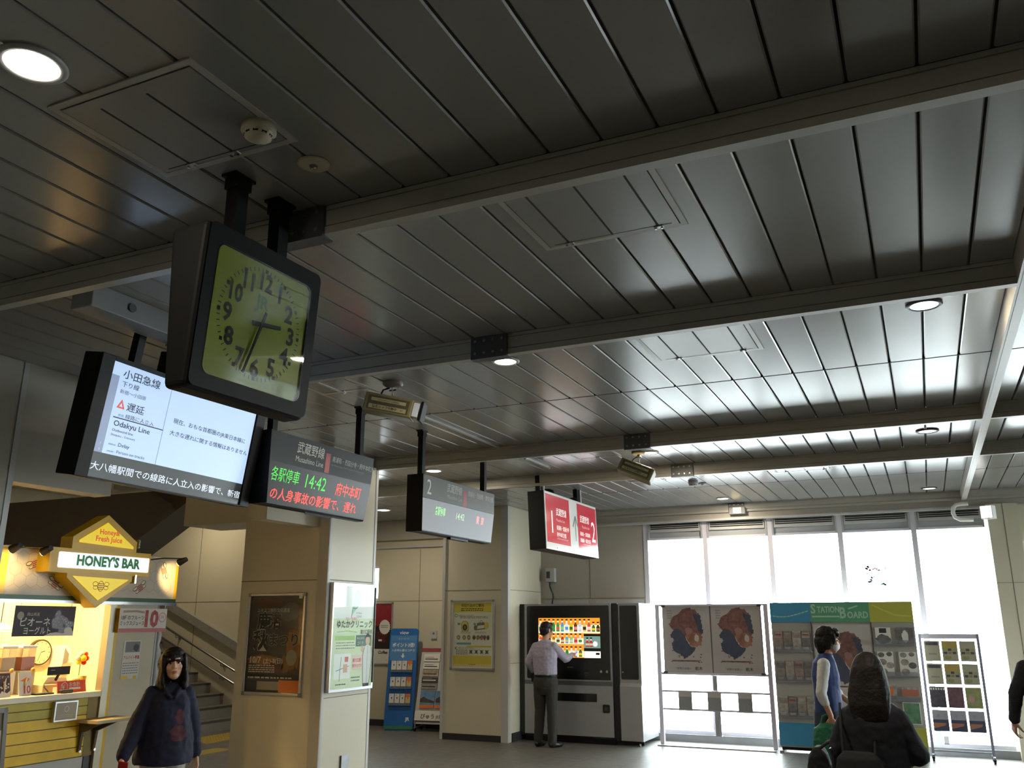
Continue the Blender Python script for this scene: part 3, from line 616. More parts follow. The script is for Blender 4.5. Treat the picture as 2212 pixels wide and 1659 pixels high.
m.box(.42, .98, 1.195, 1.2, 1.1, 1.66, mat('kiosk_door_line', 'bfae86', .6)).box(.43, .97, 1.192, 1.2, 1.1, 1.65, cream)
m.build('interior_walls', t)
m = MB()
zs = [.585, .665, .75, .84, .925, 1.0, 1.068]
for i in range(6): m.box(-1.35, 1.13, 0, .03, zs[i]+.004, zs[i+1]-.004, plank if i < 4 else plank2)
m.box(-1.35, 1.13, .006, .03, .58, 1.068, plgap).box(1.02, 1.13, -.002, .03, .585, 1.068, mat('plank_brown', '7c6a20', .5)).box(-1.35, 1.05, .02, .06, 0, .585, lgrey).box(1.05, 1.13, .01, .06, 0, .585, dgrey)
m.build('counter_front', t)
m = MB().box(1.13, 1.19, -.02, .06, 0, 1.89, kpost).box(1.19, 1.25, .0, .04, 0, 1.89, kgold).box(1.205, 1.215, -.003, 0, 0, 1.89, kpost)
m.build('corner_post', t)
m = MB().box(1.25, 1.72, .0, .06, 0, 1.89, wall_m).box(1.70, 1.72, -.004, .5, 0, 1.89, lgrey).build('side_panel', t)
m = MB().box(.0, 1.885, -.03, .06, 1.90, 2.30, fas).box(-.1, 1.885, -.034, .05, 1.888, 1.925, kgreen).box(-.1, 1.885, -.05, -.0, 1.862, 1.888, steel)
m.box(-1.35, .05, -.031, .06, 1.925, 2.30, kgold).box(1.855, 1.885, -.033, .06, 1.90, 2.30, kgold)
hx = .105
for i in range(-1, 20):
    for j in range(0, 5):
        cx = .02+i*hx*1.0; cz = 1.95+j*hx*.866+(0)
        if j % 2: cx += hx*.5
        p = [(cx+hx*.577*cos(R(30+60*k)), cz+hx*.577*sin(R(30+60*k))) for k in range(7)]
        for a, b in zip(p[:3], p[1:4]):
            if all(.06 < q[0] < 1.85 and 1.93 < q[1] < 2.295 for q in (a, b)): m.line([a, b], .004, -.0312, hexm)
bee_d = mat('bee_stripe', '7a3a2e', .5); bee_w = mat('bee_wing', 'e6dcc0', .5); bee_k = mat('bee_dark', '4a3028', .5)
def bee(m, cx, cz, s, a, y, outline=False):
    def tr(p): return [(cx+(x*cos(a)-z*sin(a))*s, cz+(x*sin(a)+z*cos(a))*s) for x, z in p]
    el = lambda ex, ez, rx, rz, n=16: [(ex+rx*cos(2*pi*k/n), ez+rz*sin(2*pi*k/n)) for k in range(n)]
    if outline:
        m.line(tr(el(0, 0, .5, .7)+[(.5, 0)]), .0045, y, bee_d)
        for q in (-1, 1): m.line(tr(el(q*.95, .3, .42, .3)+[(q*.95+.42, .3)]), .004, y, bee_d); m.line(tr(el(q*.9, -.2, .38, .26)+[(q*.9+.38, -.2)]), .004, y, bee_d)
        for z in (-.4, -.15, .1, .35): m.line(tr([(-.42, z), (.42, z)]), .006, y, bee_d)
        return
    for q in (-1, 1): m.poly(tr(el(q*.85, .35, .5, .3)), y, bee_k).poly(tr(el(q*.85, .37, .4, .2)), y-.0002, bee_w).poly(tr(el(q*.75, -.25, .35, .2)), y, bee_k).poly(tr(el(q*.75, -.22, .28, .14)), y-.0002, bee_w)
    m.poly(tr(el(0, 0, .5, .68)), y-.0003, mat('bee_body', 'd8a890', .5))
    for z in (-.45, -.2, .05, .3): m.poly(tr([(-.45, z), (.45, z), (.45, z+.12), (-.45, z+.12)]), y-.0005, bee_d)
for x, z, a in ((.297, 2.18, R(25)), (.507, 2.02, R(-30)), (1.43, 2.02, R(35)), (1.70, 2.19, R(-70))): bee(m, x, z, .062, a, -.0316)
m.build('fascia', t)
tag(MB().box(-1.35, 1.14, -.02, .55, 1.068, 1.115, mat('worktop_cream', 'e6dcc2', .35), .004).build('counter_worktop', loc=(KX, KY, 0), rot=(0, 0, FX)), 'long cream worktop along the juice bar counter', 'worktop')
# ---- diamond shaped illuminated sign
y_b = mat('sign_body_yellow', 'cfa40e', .35, emit=.05, ec='d8a800', noise=.05); y_f = mat('sign_lit_yellow', 'f0d020', .35, emit=.55, ec='f4d000'); w_f = mat('sign_lit_white', 'eeeef4', .35, emit=.85, ec='ececfa'); sgn = mat('sign_green_letters', '1d8a3c', .45, emit=.12, ec='1d8a3c'); sor = mat('sign_orange_letters', 'e0561c', .45, emit=.35, ec='e0561c')
t = thing('shop_sign', 'yellow diamond shaped sign with a white name bar, bolted to the honeycomb fascia', 'sign', (KX, KY, 0), FX)
def sc_(p): return ((p[0])*.9735-.127, 1.7+(p[1]-1.7)*.9735)
loc_ = lambda y, z: (y*.9735-KY, 1.7+(z-1.7)*.9735)
out = [loc_(*p) for p in ((5.806, 2.663), (5.455, 2.44), (5.455, 2.335), (5.245, 2.335), (5.245, 2.125), (5.44, 2.12), (5.44, 2.085), (5.782, 1.83), (6.15, 2.075), (6.15, 2.125), (6.35, 2.125), (6.35, 2.345), (6.165, 2.345), (6.165, 2.44))]
MB().prism(out, -.18, -.03, y_b).build('body', t)
m = MB()
m.prism([loc_(*p) for p in ((5.80, 2.595), (5.515, 2.415), (5.515, 2.395), (6.12, 2.375), (6.12, 2.395))], -.188, -.18, y_f)
m.prism([loc_(*p) for p in ((5.49, 2.10), (6.11, 2.09), (5.785, 1.895))], -.188, -.18, y_f)
m.build('yellow_panels', t)
x0, zb_ = loc_(5.33, 2.165); x1, zt_ = loc_(6.325, 2.30)
MB().prism(rrect(x0, x1, zb_, zt_, .012), -.19, -.18, w_f).build('name_bar', t)
m = MB().text("HONEY'S BAR", (x0+x1)/2+.03, zb_+.030, .118, sgn, -.1925, 'C', .045, .93)
cx, cz = loc_(5.83, 2.43)
m.text('Honey&', cx, cz+.052, .066, sor, -.1895, 'C', .02).text('Fresh Juice', cx, cz-.01, .066, sor, -.1895, 'C', .02); m.build('lettering', t)
m = MB(); bx, bz = loc_(5.80, 2.02); bee(m, bx, bz, .062, 0, -.1895, True); m.build('bee_drawing', t)
for x in (1.22,):
    for z in (2.40, 2.08): MB().box(x-.012, x+.004, -.195, -.03, z-.03, z+.045, chrome).build('bolt_strip', t)
# ---- arm spotlights that light the ends of the fascia
for xa, nm in ((.05, 'left'), (1.50, 'right'), (-.22, 'end')):
    if nm == 'end': ax = -.22; px = -.22
    lab = {'left': 'thin arm spotlight reaching in front of the white name bar', 'right': 'thin arm spotlight at the stair end of the fascia', 'end': 'thin arm spotlight at the outer end of the fascia, out of frame'}[nm]
    t = thing('arm_spotlight', lab, 'spotlight', (KX, KY, 2.285), FX, 'arm spotlights on the fascia')
    MB().tube([(xa, -.03, 0), (xa+.02, -.2, .012), (xa+.03, -.46, .0)], .006, dgrey, 8).build('arm', t)
    MB().cyl((xa+.03, -.48, -.005), (xa+.02, -.40, -.035), .022, dgrey, 14, .034).build('lamp_head', t)
    MB().cyl((xa+.02, -.399, -.0355), (xa+.0195, -.396, -.036), .03, mat('spot_lens', 'fff0c0', .4, emit=6, ec='ffdf90'), 14).build('lens', t)
    tx = {'left': .30, 'right': 1.80, 'end': .02}[nm]
    l = bpy.data.lights.new('fascia_spot', 'SPOT'); l.energy = {'left': 6, 'right': 30, 'end': 30}[nm]; l.color = (1, .72, .30); l.spot_size = R(44); l.spot_blend = .8; l.shadow_soft_size = .02
    o = bpy.data.objects.new('fascia_spot', l); col.objects.link(o)
    p = KM @ Vector((xa+.02, -.385, 2.245)); q = KM @ Vector((tx, -.03, 2.13)); o.location = p; o.rotation_euler = (q-p).to_track_quat('-Z', 'Y').to_euler()
# warm lamps inside the bar
for x, y, p in ((.25, .55, 40), (.95, .6, 40), (-.6, .6, 26)):
    t = thing('bar_downlight', 'warm round lamp in the ceiling of the juice bar', 'ceiling light', tuple(KM @ Vector((x, y, 2.28))), FX, 'lamps inside the juice bar')
    MB().lathe([(.05, 0), (.055, -.01), (.045, -.014)], chrome, 20).lathe([(.044, -.0145), (.02, -.016), (.001, -.0165)], mat('bar_lamp_glow', 'ffe0a0', .4, emit=10, ec='ffcf7a'), 20, caps=False).build('lamp', t)
    l = bpy.data.lights.new('bar_lamp', 'AREA'); l.shape = 'DISK'; l.size = .12; l.energy = p; l.color = (1, .68, .30)
    o = bpy.data.objects.new('bar_lamp', l); col.objects.link(o); o.location = KM @ Vector((x, y, 2.258))
def K(o, x, y, z, rz=0): o.matrix_world = KM @ Matrix.Translation((x, y, z)) @ Matrix.Rotation(rz, 4, 'Z'); return o
def kthing(name, label, cat, x, y, z, rz=0, group=None): return K(thing(name, label, cat, (0, 0, 0), 0, group), x, y, z, rz)
t = kthing('pendant_lamp', 'glowing white dish pendant lamp at the outer end of the juice bar', 'pendant lamp', .39, .42, 1.635)
MB().lathe([(.11, 0), (.10, .025), (.05, .05), (.015, .065)], white, 24).build('shade', t)
MB().lathe([(.108, -.0), (.05, -.006), (.001, -.008)], mat('pendant_glow', 'fff4d8', .4, emit=9, ec='ffedc4'), 24, caps=False).build('lamp_disc', t)
MB().cyl((0, 0, .06), (0, 0, .645), .004, dgrey, 6).build('cord', t)
# banners hung from the rail
bpur = mat('banner_aubergine', '33262c', .6, noise=.1, nscale=4); bgr = mat('banner_grape', '4c3640', .35); bgr2 = mat('banner_grape_light', '75616a', .3)
t = kthing('hanging_banner', 'dark aubergine grape yogurt banner hung from the fascia rail', 'banner', .455, -.04, 1.593, 0, 'banners under the fascia')
m = MB().box(-.29, .285, -.004, 0, 0, .245, bpur)
r = random.Random(2)
for k in range(30): a, d = r.uniform(0, 2*pi), r.uniform(0, 1)**.5; x, z = .17+.09*d*cos(a), .12+.085*d*sin(a); m.ell(x, z, .024, .024, -.0045-.00002*k, bgr, 14).ell(x-.007, z+.008, .007, .006, -.0052, bgr2, 8)
m.poly([(.0, .0), (.06, .025), (.12, .03), (.18, .02), (.24, .045), (.28, .04), (.285, 0)], -.0056, wpaper).ell(.23, .045, .04, .028, -.0057, mat('banner_yogurt', 'd8cfc4', .5)).ell(-.235, .165, .03, .032, -.0045, mat('banner_medal', '8a7350', .4))
m.build('sheet', t)
m = MB().text('岡山県産', -.18, .165, .03, mat('banner_text_gold', 'c4ac98', .5), -.006).text('ピオーネ', -.245, .085, .078, wpaper, -.006, sx=.95, bold=.006).text('ヨーグルト', -.20, .02, .066, wpaper, -.006, bold=.006, sx=.8); m.build('lettering', t)
for x in (-.24, .24): MB().cyl((x, 0, .24), (x, 0, .275), .003, steel, 6).build('hook', t)
t = kthing('hanging_banner', 'white ten-fruit mixed juice banner with a pink 10, over the side panel', 'banner', 1.485, -.06, 1.615, 0, 'banners under the fascia')
bpk = mat('banner_pink', 'c8787c', .55); brd = mat('banner_fruit_red', 'b4504c', .5, noise=.4, nscale=40)
m = MB().box(-.285, .275, -.004, 0, 0, .215, mat('banner_white', 'e4dcd4', .6)).rect(-.285, .275, 0, .035, -.0045, bpk).ring(.222, .135, .045, .045, .006, -.005, bpk, 24).poly([(-.25, .175), (-.1, .18), (.0, .17), (.0, .19), (-.1, .2), (-.25, .195)], -.0046, mat('banner_beige', 'b09a84', .5)); m.build('sheet', t)
m = MB().text('10', -.02, .055, .20, brd, -.006, bold=.05, sx=.95).text('10種のフルーツ', -.275, .115, .044, ink, -.006, bold=.01, sx=.9).text('ミックスジュース', -.28, .065, .044, ink, -.006, bold=.01, sx=.82).text('30', .2, .125, .04, bpk, -.006); m.build('lettering', t)
for x in (-.25, .25): MB().cyl((x, 0, .21), (x, 0, .255), .003, steel, 6).build('hook', t)
# job poster on the side panel, plaque, folding shelf
t = kthing('job_poster', 'white job advert sheet with a photo and red heading on the side panel', 'poster', 1.44, -.0, 1.2)
m = MB().box(-.1, .1, -.003, 0, 0, .34, wpaper).rect(-.08, .09, .235, .33, -.0035, mat('photo_dim')).poly(blob(-.03, .28, .03, .04), -.0037, grey).poly(blob(.045, .275, .03, .035), -.0037, dgrey).rect(-.1, .08, .0, .025, -.0035, yellow).rect(-.02, .04, .0, .025, -.0036, wpaper); lines(m, -.09, .09, .04, .15, 5, grey, -.0038, h=.35); m.build('sheet', t)
MB().text('アルバイト募集', -.095, .175, .036, red, -.004, bold=.02, sx=.75).build('lettering', t)
t = kthing('menu_plaque', 'silver framed brown plaque on the yellow plank front', 'plaque', .775, 0, .893)
m = MB().box(-.115, .115, -.04, 0, 0, .165, alu, .004).box(-.10, .10, -.042, -.03, .014, .151, mat('plaque_brown', '8c7a5a', .3)); m.build('frame', t)
p = [(.0+.022*cos(R(30+60*k)), .10+.024*sin(R(30+60*k))) for k in range(7)]; m = MB().line(p, .002, -.043, wpaper); lines(m, -.07, .07, .03, .06, 2, kpost, -.0425, h=.2); m.build('emblem', t)
t = kthing('folding_shelf', 'small pale wooden shelf on two brackets at the yellow counter front', 'shelf', 1.12, 0, .865)
MB().box(-.20, .22, -.26, -.003, 0, .025, mat('shelf_birch', 'a89a78', .5, noise=.1)).build('board', t)
for x in (-.15, .0): MB().prism([(-.26, .0), (-.0, 0), (-.0, -.24), (-.02, -.24), (-.04, -.08)], x-.012, x+.012, mat('bracket_brown', '4e4636', .5), Matrix(((0, 1, 0, 0), (1, 0, 0, 0), (0, 0, 1, 0), (0, 0, 0, 1)))).cyl((x, -.02, -.235), (x, -.035, -.235), .012, chrome, 10).build('bracket', t)
# on the counter and inside
t = kthing('wall_clock', 'round wall clock with a thin dark rim inside the juice bar', 'clock', 1.387, 1.2, 1.421)
MB().cyl((0, 0, 0), (0, -.04, 0), .122, mat('clock_rim_brown', '35241a', .4), 36).build('rim', t)
m = MB().cyl((0, -.041, 0), (0, -.042, 0), .108, mat('clock_dial', 'e0d2ac', .5), 36)
for k in range(12): a = 2*pi*k/12; m.line([(.085*sin(a), .085*cos(a)), (.10*sin(a), .10*cos(a))], .006, -.0425, ink)
m.build('dial', t)
MB().line([(0, 0), (.045, .012)], .007, -.043, ink).build('hour_hand', t); MB().line([(0, 0), (-.028, -.085)], .005, -.0435, ink).build('minute_hand', t)
t = kthing('towel_dispenser', 'white curved paper towel dispenser with a dark opening, on the bar wall', 'dispenser', 1.645, 1.15, 1.27)
MB().xprism([(0, 0), (-.16, .0), (-.18, .05), (-.14, .14), (-.09, .21), (0, .215)], -.11, .11, white, Matrix.Translation((0, .05, 0))).build('case', t)
MB().prism([(-.11, .03), (-.06, .05), (-.05, .13), (-.10, .19)], -.135, -.128, grey).build('opening', t)
clr = mat('juice_tank_clear', 'f2ead8', .08, trans=.85)
for x, nm, jc, lb in ((.625, 'a', 'd86058', 'clear juice dispenser with pink juice, near the wall clock'), (.44, 'b', 'd8b060', 'clear juice dispenser with pale orange juice, at the outer end')):
    t = kthing('juice_dispenser', lb, 'dispenser', x, .4, 1.115, 0, 'juice dispensers')
    MB().box(-.075, .075, -.09, .09, 0, .19, mat('dispenser_base', 'd8d0bc', .4), .006).build('base', t)
    MB().box(-.065, .065, -.08, .08, .19, .375, clr, .004).build('tank', t)
    MB().box(-.060, .060, -.075, .075, .195, .30, mat('juice_'+nm, jc, .3)).build('juice', t)
    MB().box(-.07, .07, -.085, .085, .375, .395, white, .004).cyl((0, 0, .395), (0, 0, .41), .02, white, 12).build('lid', t)
    MB().cyl((0, -.09, .15), (0, -.12, .15), .012, white, 10).cyl((0, -.115, .15), (0, -.115, .11), .009, white, 8).build('tap', t)
for x, lb, dark in ((.28, 'dark purple tilted price card at the outer end of the counter', 1), (.47, 'white tilted price card with a big 10 on the counter', 0)):
    t = kthing('price_card', lb, 'price card', x, .10, 1.115, R(6), 'price cards on the counter')
    S4 = Matrix.Rotation(R(-12), 4, 'X')
    m = MB().box(-.062, .062, -.003, .003, 0, .19, bpur if dark else wpaper, 0, S4)
    if dark: m.poly([(-.06, 0), (-.02, .05), (.03, .03), (.06, .05), (.06, 0)], -.0035, wpaper, S4); [m.ell(r.uniform(-.05, .05), r.uniform(.06, .12), .008, .008, -.0034, wpaper, 8, M=S4) for k in range(10)]; m.text('ピオーネ', -.05, .15, .026, wpaper, -.004, M=S4)
    else: m.text('10', -.03, .02, .085, brd, -.004, bold=.03, M=S4).poly([(-.05, .12), (.02, .11), (.05, .13), (.02, .15)], -.004, orange, S4)
    m.build('card', t); MB().prism([(0, 0), (.06, 0), (0, .15)], -.003, .003, wpaper, Matrix(((0, 1, 0, 0), (1, 0, 0, 0), (0, 0, 1, 0), (0, 0, 0, 1)))).build('prop', t)
    MB().sph((.04 if dark else .045, 0, .205), .018, mat('card_top_orange', 'e8b040', .5), 12).build('fruit_topper', t)
t = kthing('cash_register', 'cream cash register with a black customer display, behind the red checkout sign', 'cash register', .84, .28, 1.115)
MB().box(-.15, .16, -.1, .17, 0, .07, cream, .006).prism([(-.12, .07), (.13, .07), (.10, .12), (-.08, .13)], -.06, .14, cream).build('body', t)
MB().box(-.115, .105, -.10, -.085, .145, .215, black, .004).cyl((0, -.06, .1), (0, -.09, .15), .012, black, 8).rect(-.09, -.05, .185, .19, -.101, grey).build('display', t)
MB().tube([(-.14, -.10, .07), (-.15, -.12, .05), (-.13, -.14, .02), (-.14, -.16, .01)], .005, ink, 6).build('cable', t)
t = kthing('checkout_sign', 'red tilted checkout counter sign with a white hexagon yen mark', 'sign', .89, .06, 1.115, R(3))
S4 = Matrix.Rotation(R(-14), 4, 'X'); ors = mat('checkout_red', 'd84a28', .5)
m = MB().box(-.15, .15, -.003, .003, 0, .10, ors, 0, S4); p = [(-.09+.036*cos(R(30+60*k)), .05+.042*sin(R(30+60*k))) for k in range(7)]
m.line(p, .005, -.004, wpaper).text('¥', -.09, .032, .05, wpaper, -.0045, 'C', .02, M=S4).text('お会計', -.03, .052, .044, wpaper, -.0045, bold=.01, sx=.9, M=S4).rect(-.03, .09, .025, .042, -.0045, wpaper, S4); m.build('card', t)
MB().box(-.15, .15, .01, .06, 0, .05, cream).build('stand', t)
t = kthing('coin_tray', 'flat black coin tray on the counter in front of the register', 'tray', .62, .09, 1.115)
MB().box(-.09, .08, -.05, .05, 0, .012, black, .004).box(-.07, .06, -.035, .035, .0121, .014, dgrey).build('tray', t)
tag(K(MB().box(-.055, .065, -.04, .04, 0, .03, mat('black_case', '2c221c', .5), .008).build('card_reader'), .80, .05, 1.115), 'small dark card reader beside the coin tray', 'card reader')
cupm = mat('paper_cup_yellow', 'eed060', .5)
for i, (x, y, h) in enumerate(((.98, .22, .08), (1.04, .22, .10), (1.10, .20, .12))):
    o = MB().lathe([(.024, 0), (.034, h)], cupm if i else wpaper, 18).lathe([(.035, h), (.035, h+.006)], white, 18).build('paper_cup_stack')
    tag(K(o, x, y, 1.115), ('short white', 'middle pale yellow', 'tall pale yellow')[i]+' stack of paper cups behind the checkout sign', 'paper cups', 'paper cup stacks')
t = kthing('balloon_flower', 'little red, yellow and white balloon flower standing by the bar wall', 'decoration', 1.14, .30, 1.115)
MB().cyl((0, 0, 0), (0, 0, .09), .025, cupm, 12, .03).build('pot', t)
MB().cyl((0, 0, .09), (0, 0, .24), .004, kgreen, 6).build('stem', t)
for k, (x, z, c) in enumerate(((.04, .305, 'e03020'), (.055, .27, 'e03020'), (.03, .235, 'd82a1c'), (-.025, .24, 'e8d040'), (-.04, .275, 'f0e8d0'), (-.005, .31, 'f4ead0'), (.0, .272, 'f0d830'))):
    MB().sph((x, -.01 if k < 6 else -.035, z), .024 if k < 6 else .028, mat('balloon_'+c, c, .3), 14).build('balloon', t)
# clear plastic sheet bundled at the panel edge
pl = mat('vinyl_bundle', 'c2c4c4', .25, spec=.6, bump=.6, bscale=25)
m = MB(); rings = []
for i in range(14):
    z = 1.0+.64*i/13; rr = .035+.014*sin(i*1.7)+(.0 if 2 < i < 12 else -.012); rings.append((rr, z))
m.lathe(rings, pl, 10, (0, 0, 0)); m.box(-.05, .05, -.05, .05, 1.64, 1.66, grey)
K(m.build('vinyl_curtain_bundle'), 1.775, .04, 0); tag(bpy.data.objects['vinyl_curtain_bundle'], 'bunched clear vinyl curtain at the stair side of the kiosk panel', 'curtain')
# standing sign at the very left
t = thing('standing_sign', 'grey framed fruit juice standing sign cut by the picture edge below the counter', 'sign', (-6.3, 4.56, 0), FX)
S5 = Matrix.Rotation(R(-6), 4, 'X')
m = MB()
for x0, x1, z0, z1 in ((-.2, -.165, .03, 1.09), (.165, .2, .03, 1.09), (-.2, .2, 1.05, 1.09), (-.2, .2, .03, .07)): m.box(x0, x1, -.02, .01, z0, z1, grey, .004, S5)
m.build('frame', t)
m = MB().box(-.165, .165, -.008, .004, .07, 1.05, wpaper, 0, S5).rect(-.165, .165, .93, 1.05, -.009, mat('sign_dim_grey', '6c675c', .5), S5).poly(blob(.02, .82, .13, .05), -.009, ink, S5)
for k in range(9): m.poly(blob(r.uniform(-.08, .12), r.uniform(.62, .80), .045, .04), -.0095-.0001*k, [brd, orange, mat('fruit_red_dark', '8c2c24', .5)][k % 3], S5)
m.text('ツ', .08, .50, .07, ink, -.0105, M=S5).text('ス', .08, .42, .07, ink, -.0105, M=S5); m.build('sheet', t)
MB().cyl((-.15, .18, .02), (.15, .18, .02), .012, grey, 8).box(-.18, -.15, 0, .2, .01, .03, grey).box(.15, .18, 0, .2, .01, .03, grey).prism([(-.17, .02), (-.14, .02), (-.14, .9), (-.17, .9)], .1, .11, grey).build('leg_frame', t)

t = kthing('roof_fill_lamp', 'hidden warm fill tube added on the juice bar roof', 'lamp', .9, .55, 2.32)  # hidden lamp added to lift the dark soffit behind the bar
MB().box(-.45, .45, -.03, .03, 0, .018, white).build('batten', t); MB().cyl((-.43, 0, .028), (.43, 0, .028), .011, mat('bar_lamp_glow'), 10).build('tube', t)
l = bpy.data.lights.new('roof_fill', 'AREA'); l.shape = 'RECTANGLE'; l.size = .86; l.size_y = .03; l.energy = 5; l.color = (1, .70, .36)
o = bpy.data.objects.new('roof_fill', l); col.objects.link(o); o.matrix_world = KM @ Matrix.Translation((.9, .55, 2.362)) @ Matrix.Rotation(pi, 4, 'X')
# ================================================================== posters, stands, vending machine
def snap_frame(name, label, cat, loc, W, Hh, rz, c=alu, group=None):
    t = thing(name, label, cat, loc, rz, group)
    w = W/2; f = .028
    m = MB()
    for x0, x1, z0, z1 in ((-w, w, 0, f), (-w, w, Hh-f, Hh), (-w, -w+f, f, Hh-f), (w-f, w, f, Hh-f)): m.box(x0, x1, -.022, -.002, z0, z1, c, .005)
    for x in (-w, w-.03):
        for z in (0, Hh-.03): m.box(x-.003, x+.033, -.024, -.002, z-.003, z+.033, grey, .004)
    m.build('frame', t)
    return t
# festival poster on the near face of the column
t = snap_frame('framed_poster', 'dark autumn festival poster in a silver frame on the shaded column face', 'poster', (-6.0, 7.3, 1.005), .73, .985, 0, group='framed notices')
m = MB(); w = .337
pk = mat('poster_dark_brown', '40342c', .35, noise=.25, nscale=9); po = mat('poster_ochre', '8a5a2c', .4, noise=.3, nscale=14); pr = mat('poster_maroon', '58221e', .4, noise=.3, nscale=10)
m.rect(-w, w, .028, .957, -.006, pk)
m.poly(blob(-.1, .9, .16, .05), -.0062, pr).poly(blob(.17, .8, .13, .09), -.0062, mat('poster_grey', '5d5a52', .4, noise=.2)).poly(blob(.24, .45, .09, .2), -.0062, po).poly(blob(-.12, .33, .2, .05), -.0064, po).poly(blob(.03, .28, .1, .06), -.0066, pr).poly(blob(.15, .3, .06, .08), -.0066, po)
m.rect(-w, w, .16, .2, -.0064, mat('poster_charcoal', '26221f', .4)).rect(-w, -.2, .03, .14, -.0064, mat('poster_charcoal')).rect(-.19, .08, .05, .13, -.0064, mat('poster_cream', '9c8f7a', .5)).rect(.08, w, .03, .145, -.0064, orange)
m.build('print', t)
m = MB(); pc = mat('poster_letter_cream', 'cdbfa6', .5); pg = mat('poster_letter_ink', '0f0d0c', .5)
m.text('ユネスコ無形文化遺産', -.25, .80, .044, pc, -.0075, sx=.95).text('鹿', -.24, .645, .18, pc, -.007, bold=.05).text('鹿', -.24, .645, .18, pg, -.0075, bold=.032).text('沼', -.08, .655, .15, pc, -.007, bold=.05).text('沼', -.08, .655, .15, pg, -.0075, bold=.032)
m.text('秋', -.28, .45, .20, pc, -.007, bold=.05).text('秋', -.28, .45, .20, pg, -.0075, bold=.032).text('まつり', -.09, .48, .135, pc, -.007, bold=.05).text('まつり', -.09, .48, .135, pg, -.0075, bold=.032).text('彫刻屋台', -.02, .61, .06, pk, -.0075, bold=.02)
m.text('10/7', -.31, .305, .085, pc, -.0075, bold=.02).text('(土)-8(日)', -.13, .305, .06, pc, -.0075, bold=.02)
lines(m, -.31, .02, .21, .29, 4, pc, -.0075); lines(m, -.31, .25, .15, .18, 1, pc, -.0076)
m.ell(.22, .36, .065, .075, -.0074, mat('poster_cream')).build('lettering', t)
MB().box(.285, .325, -.026, -.02, .93, .975, white).build('sticker', t)
MB().rect(-w, w, .028, .957, -.009, glass).build('glazing', t)
# clinic light box on the bright face of the column
t = thing('light_box', 'pale green backlit clinic advertisement on the bright side of the column', 'light box', (-5.396, 7.72, 1.04), FX)
W, Hh = .76, 1.05; w = W/2
MB().box(-w, w, -.05, 0, 0, Hh, alu, .004).build('casing', t)
lg = mat('clinic_green', 'cfdcb4', .4, emit=.10, ec='d6e4bc'); gl = mat('clinic_leaf', '8fc79a', .4); gd = mat('clinic_darkgreen', '1f5a40', .4); cg = mat('clinic_lime', '9fd05a', .4); pw = mat('clinic_white', 'e9ece4', .4, emit=.08); pink_r = mat('clinic_coral', 'e0604a', .4)
m = MB().rect(-w+.02, w-.03, .03, Hh-.03, -.0505, lg).rect(-w+.02, w-.03, .70, Hh-.03, -.0508, pw).rect(-w+.06, -.04, .12, .36, -.0508, pw)
m.poly([(-.05, .73), (.03, .80), (.10, .87), (.115, .95), (.06, .99), (.0, .95), (-.03, .86)], -.051, gl).line([(-.06, .70), (-.03, .86), (.0, .95), (.06, .99), (.115, .95), (.10, .87), (.03, .80), (-.03, .80)], .008, -.0512, gd).line([(-.03, .80), (.04, .88), (.1, .95)], .006, -.0513, gd)
m.rect(-w+.06, .02, .49, .53, -.051, cg).rect(.04, w-.06, .425, .535, -.051, gd).poly([(-w+.09, .565), (-.12, .575), (.05, .56), (.05, .57), (-.12, .583), (-w+.09, .573)], -.051, cg)
m.poly(rrect(-.02, .17, .20, .34, .02), -.0511, mat('clinic_callout', 'f2d8cc', .5)).line([(-.22, .1), (-.2, .33)], .008, -.0511, grey).line([(-.28, .2), (-.06, .24)], .006, -.0511, grey).rect(-.14, -.08, .28, .33, -.0512, pink_r).rect(-.16, -.09, .18, .26, -.0512, mat('clinic_salmon', 'e8b49a', .5))
# drawn doctor
sk = mat('print_skin', 'e6b896', .5); 
m.poly([(.19, .06), (.30, .06), (.335, .30), (.32, .41), (.26, .45), (.20, .42), (.17, .33)], -.0514, white).ell(.255, .485, .04, .05, -.0516, sk).poly([(.21, .49), (.215, .53), (.25, .555), (.295, .53), (.30, .48), (.285, .515), (.23, .515)], -.0518, ink).line([(.19, .06), (.17, .33), (.20, .42)], .006, -.052, ink).line([(.30, .06), (.335, .30), (.32, .41)], .006, -.052, ink).line([(.255, .43), (.255, .06)], .004, -.052, grey).poly([(.13, .38), (.17, .36), (.18, .42), (.15, .44)], -.0518, sk).rect(.19, .30, .03, .06, -.052, ink)
m.build('print', t)
m = MB()
m.text('ゆたかクリニック', -w+.07, .615, .083, ink, -.053, bold=.012, sx=.96).text('東川口駅前', w-.05, .548, .052, ink, -.053, 'R', .006, .85).text('東川口駅前', .055, .495, .026, white, -.053).text('土川 豊', .06, .445, .036, white, -.053)
m.text('YUTAKA', .02, .745, .026, grey, -.053).text('CLINIC', .03, .71, .03, grey, -.053).text('内科・皮膚科', -.16, .685, .034, pink_r, -.053).text('東川口駅', -.005, .275, .042, pink_r, -.053, bold=.01, sx=.9).text('徒歩1分です', -.005, .225, .036, pink_r, -.053, bold=.01, sx=.85)
lines(m, -w+.08, .02, .40, .48, 3, grey, -.053, h=.3); lines(m, -.02, .14, .08, .14, 2, grey, -.053); lines(m, -w+.1, -.1, .06, .08, 1, ink, -.053); m.build('lettering', t)
MB().rect(-w+.015, w-.025, .025, Hh-.025, -.056, glass).box(w-.028, w-.014, -.064, -.05, .06, Hh-.03, dgrey).build('glazing', t)
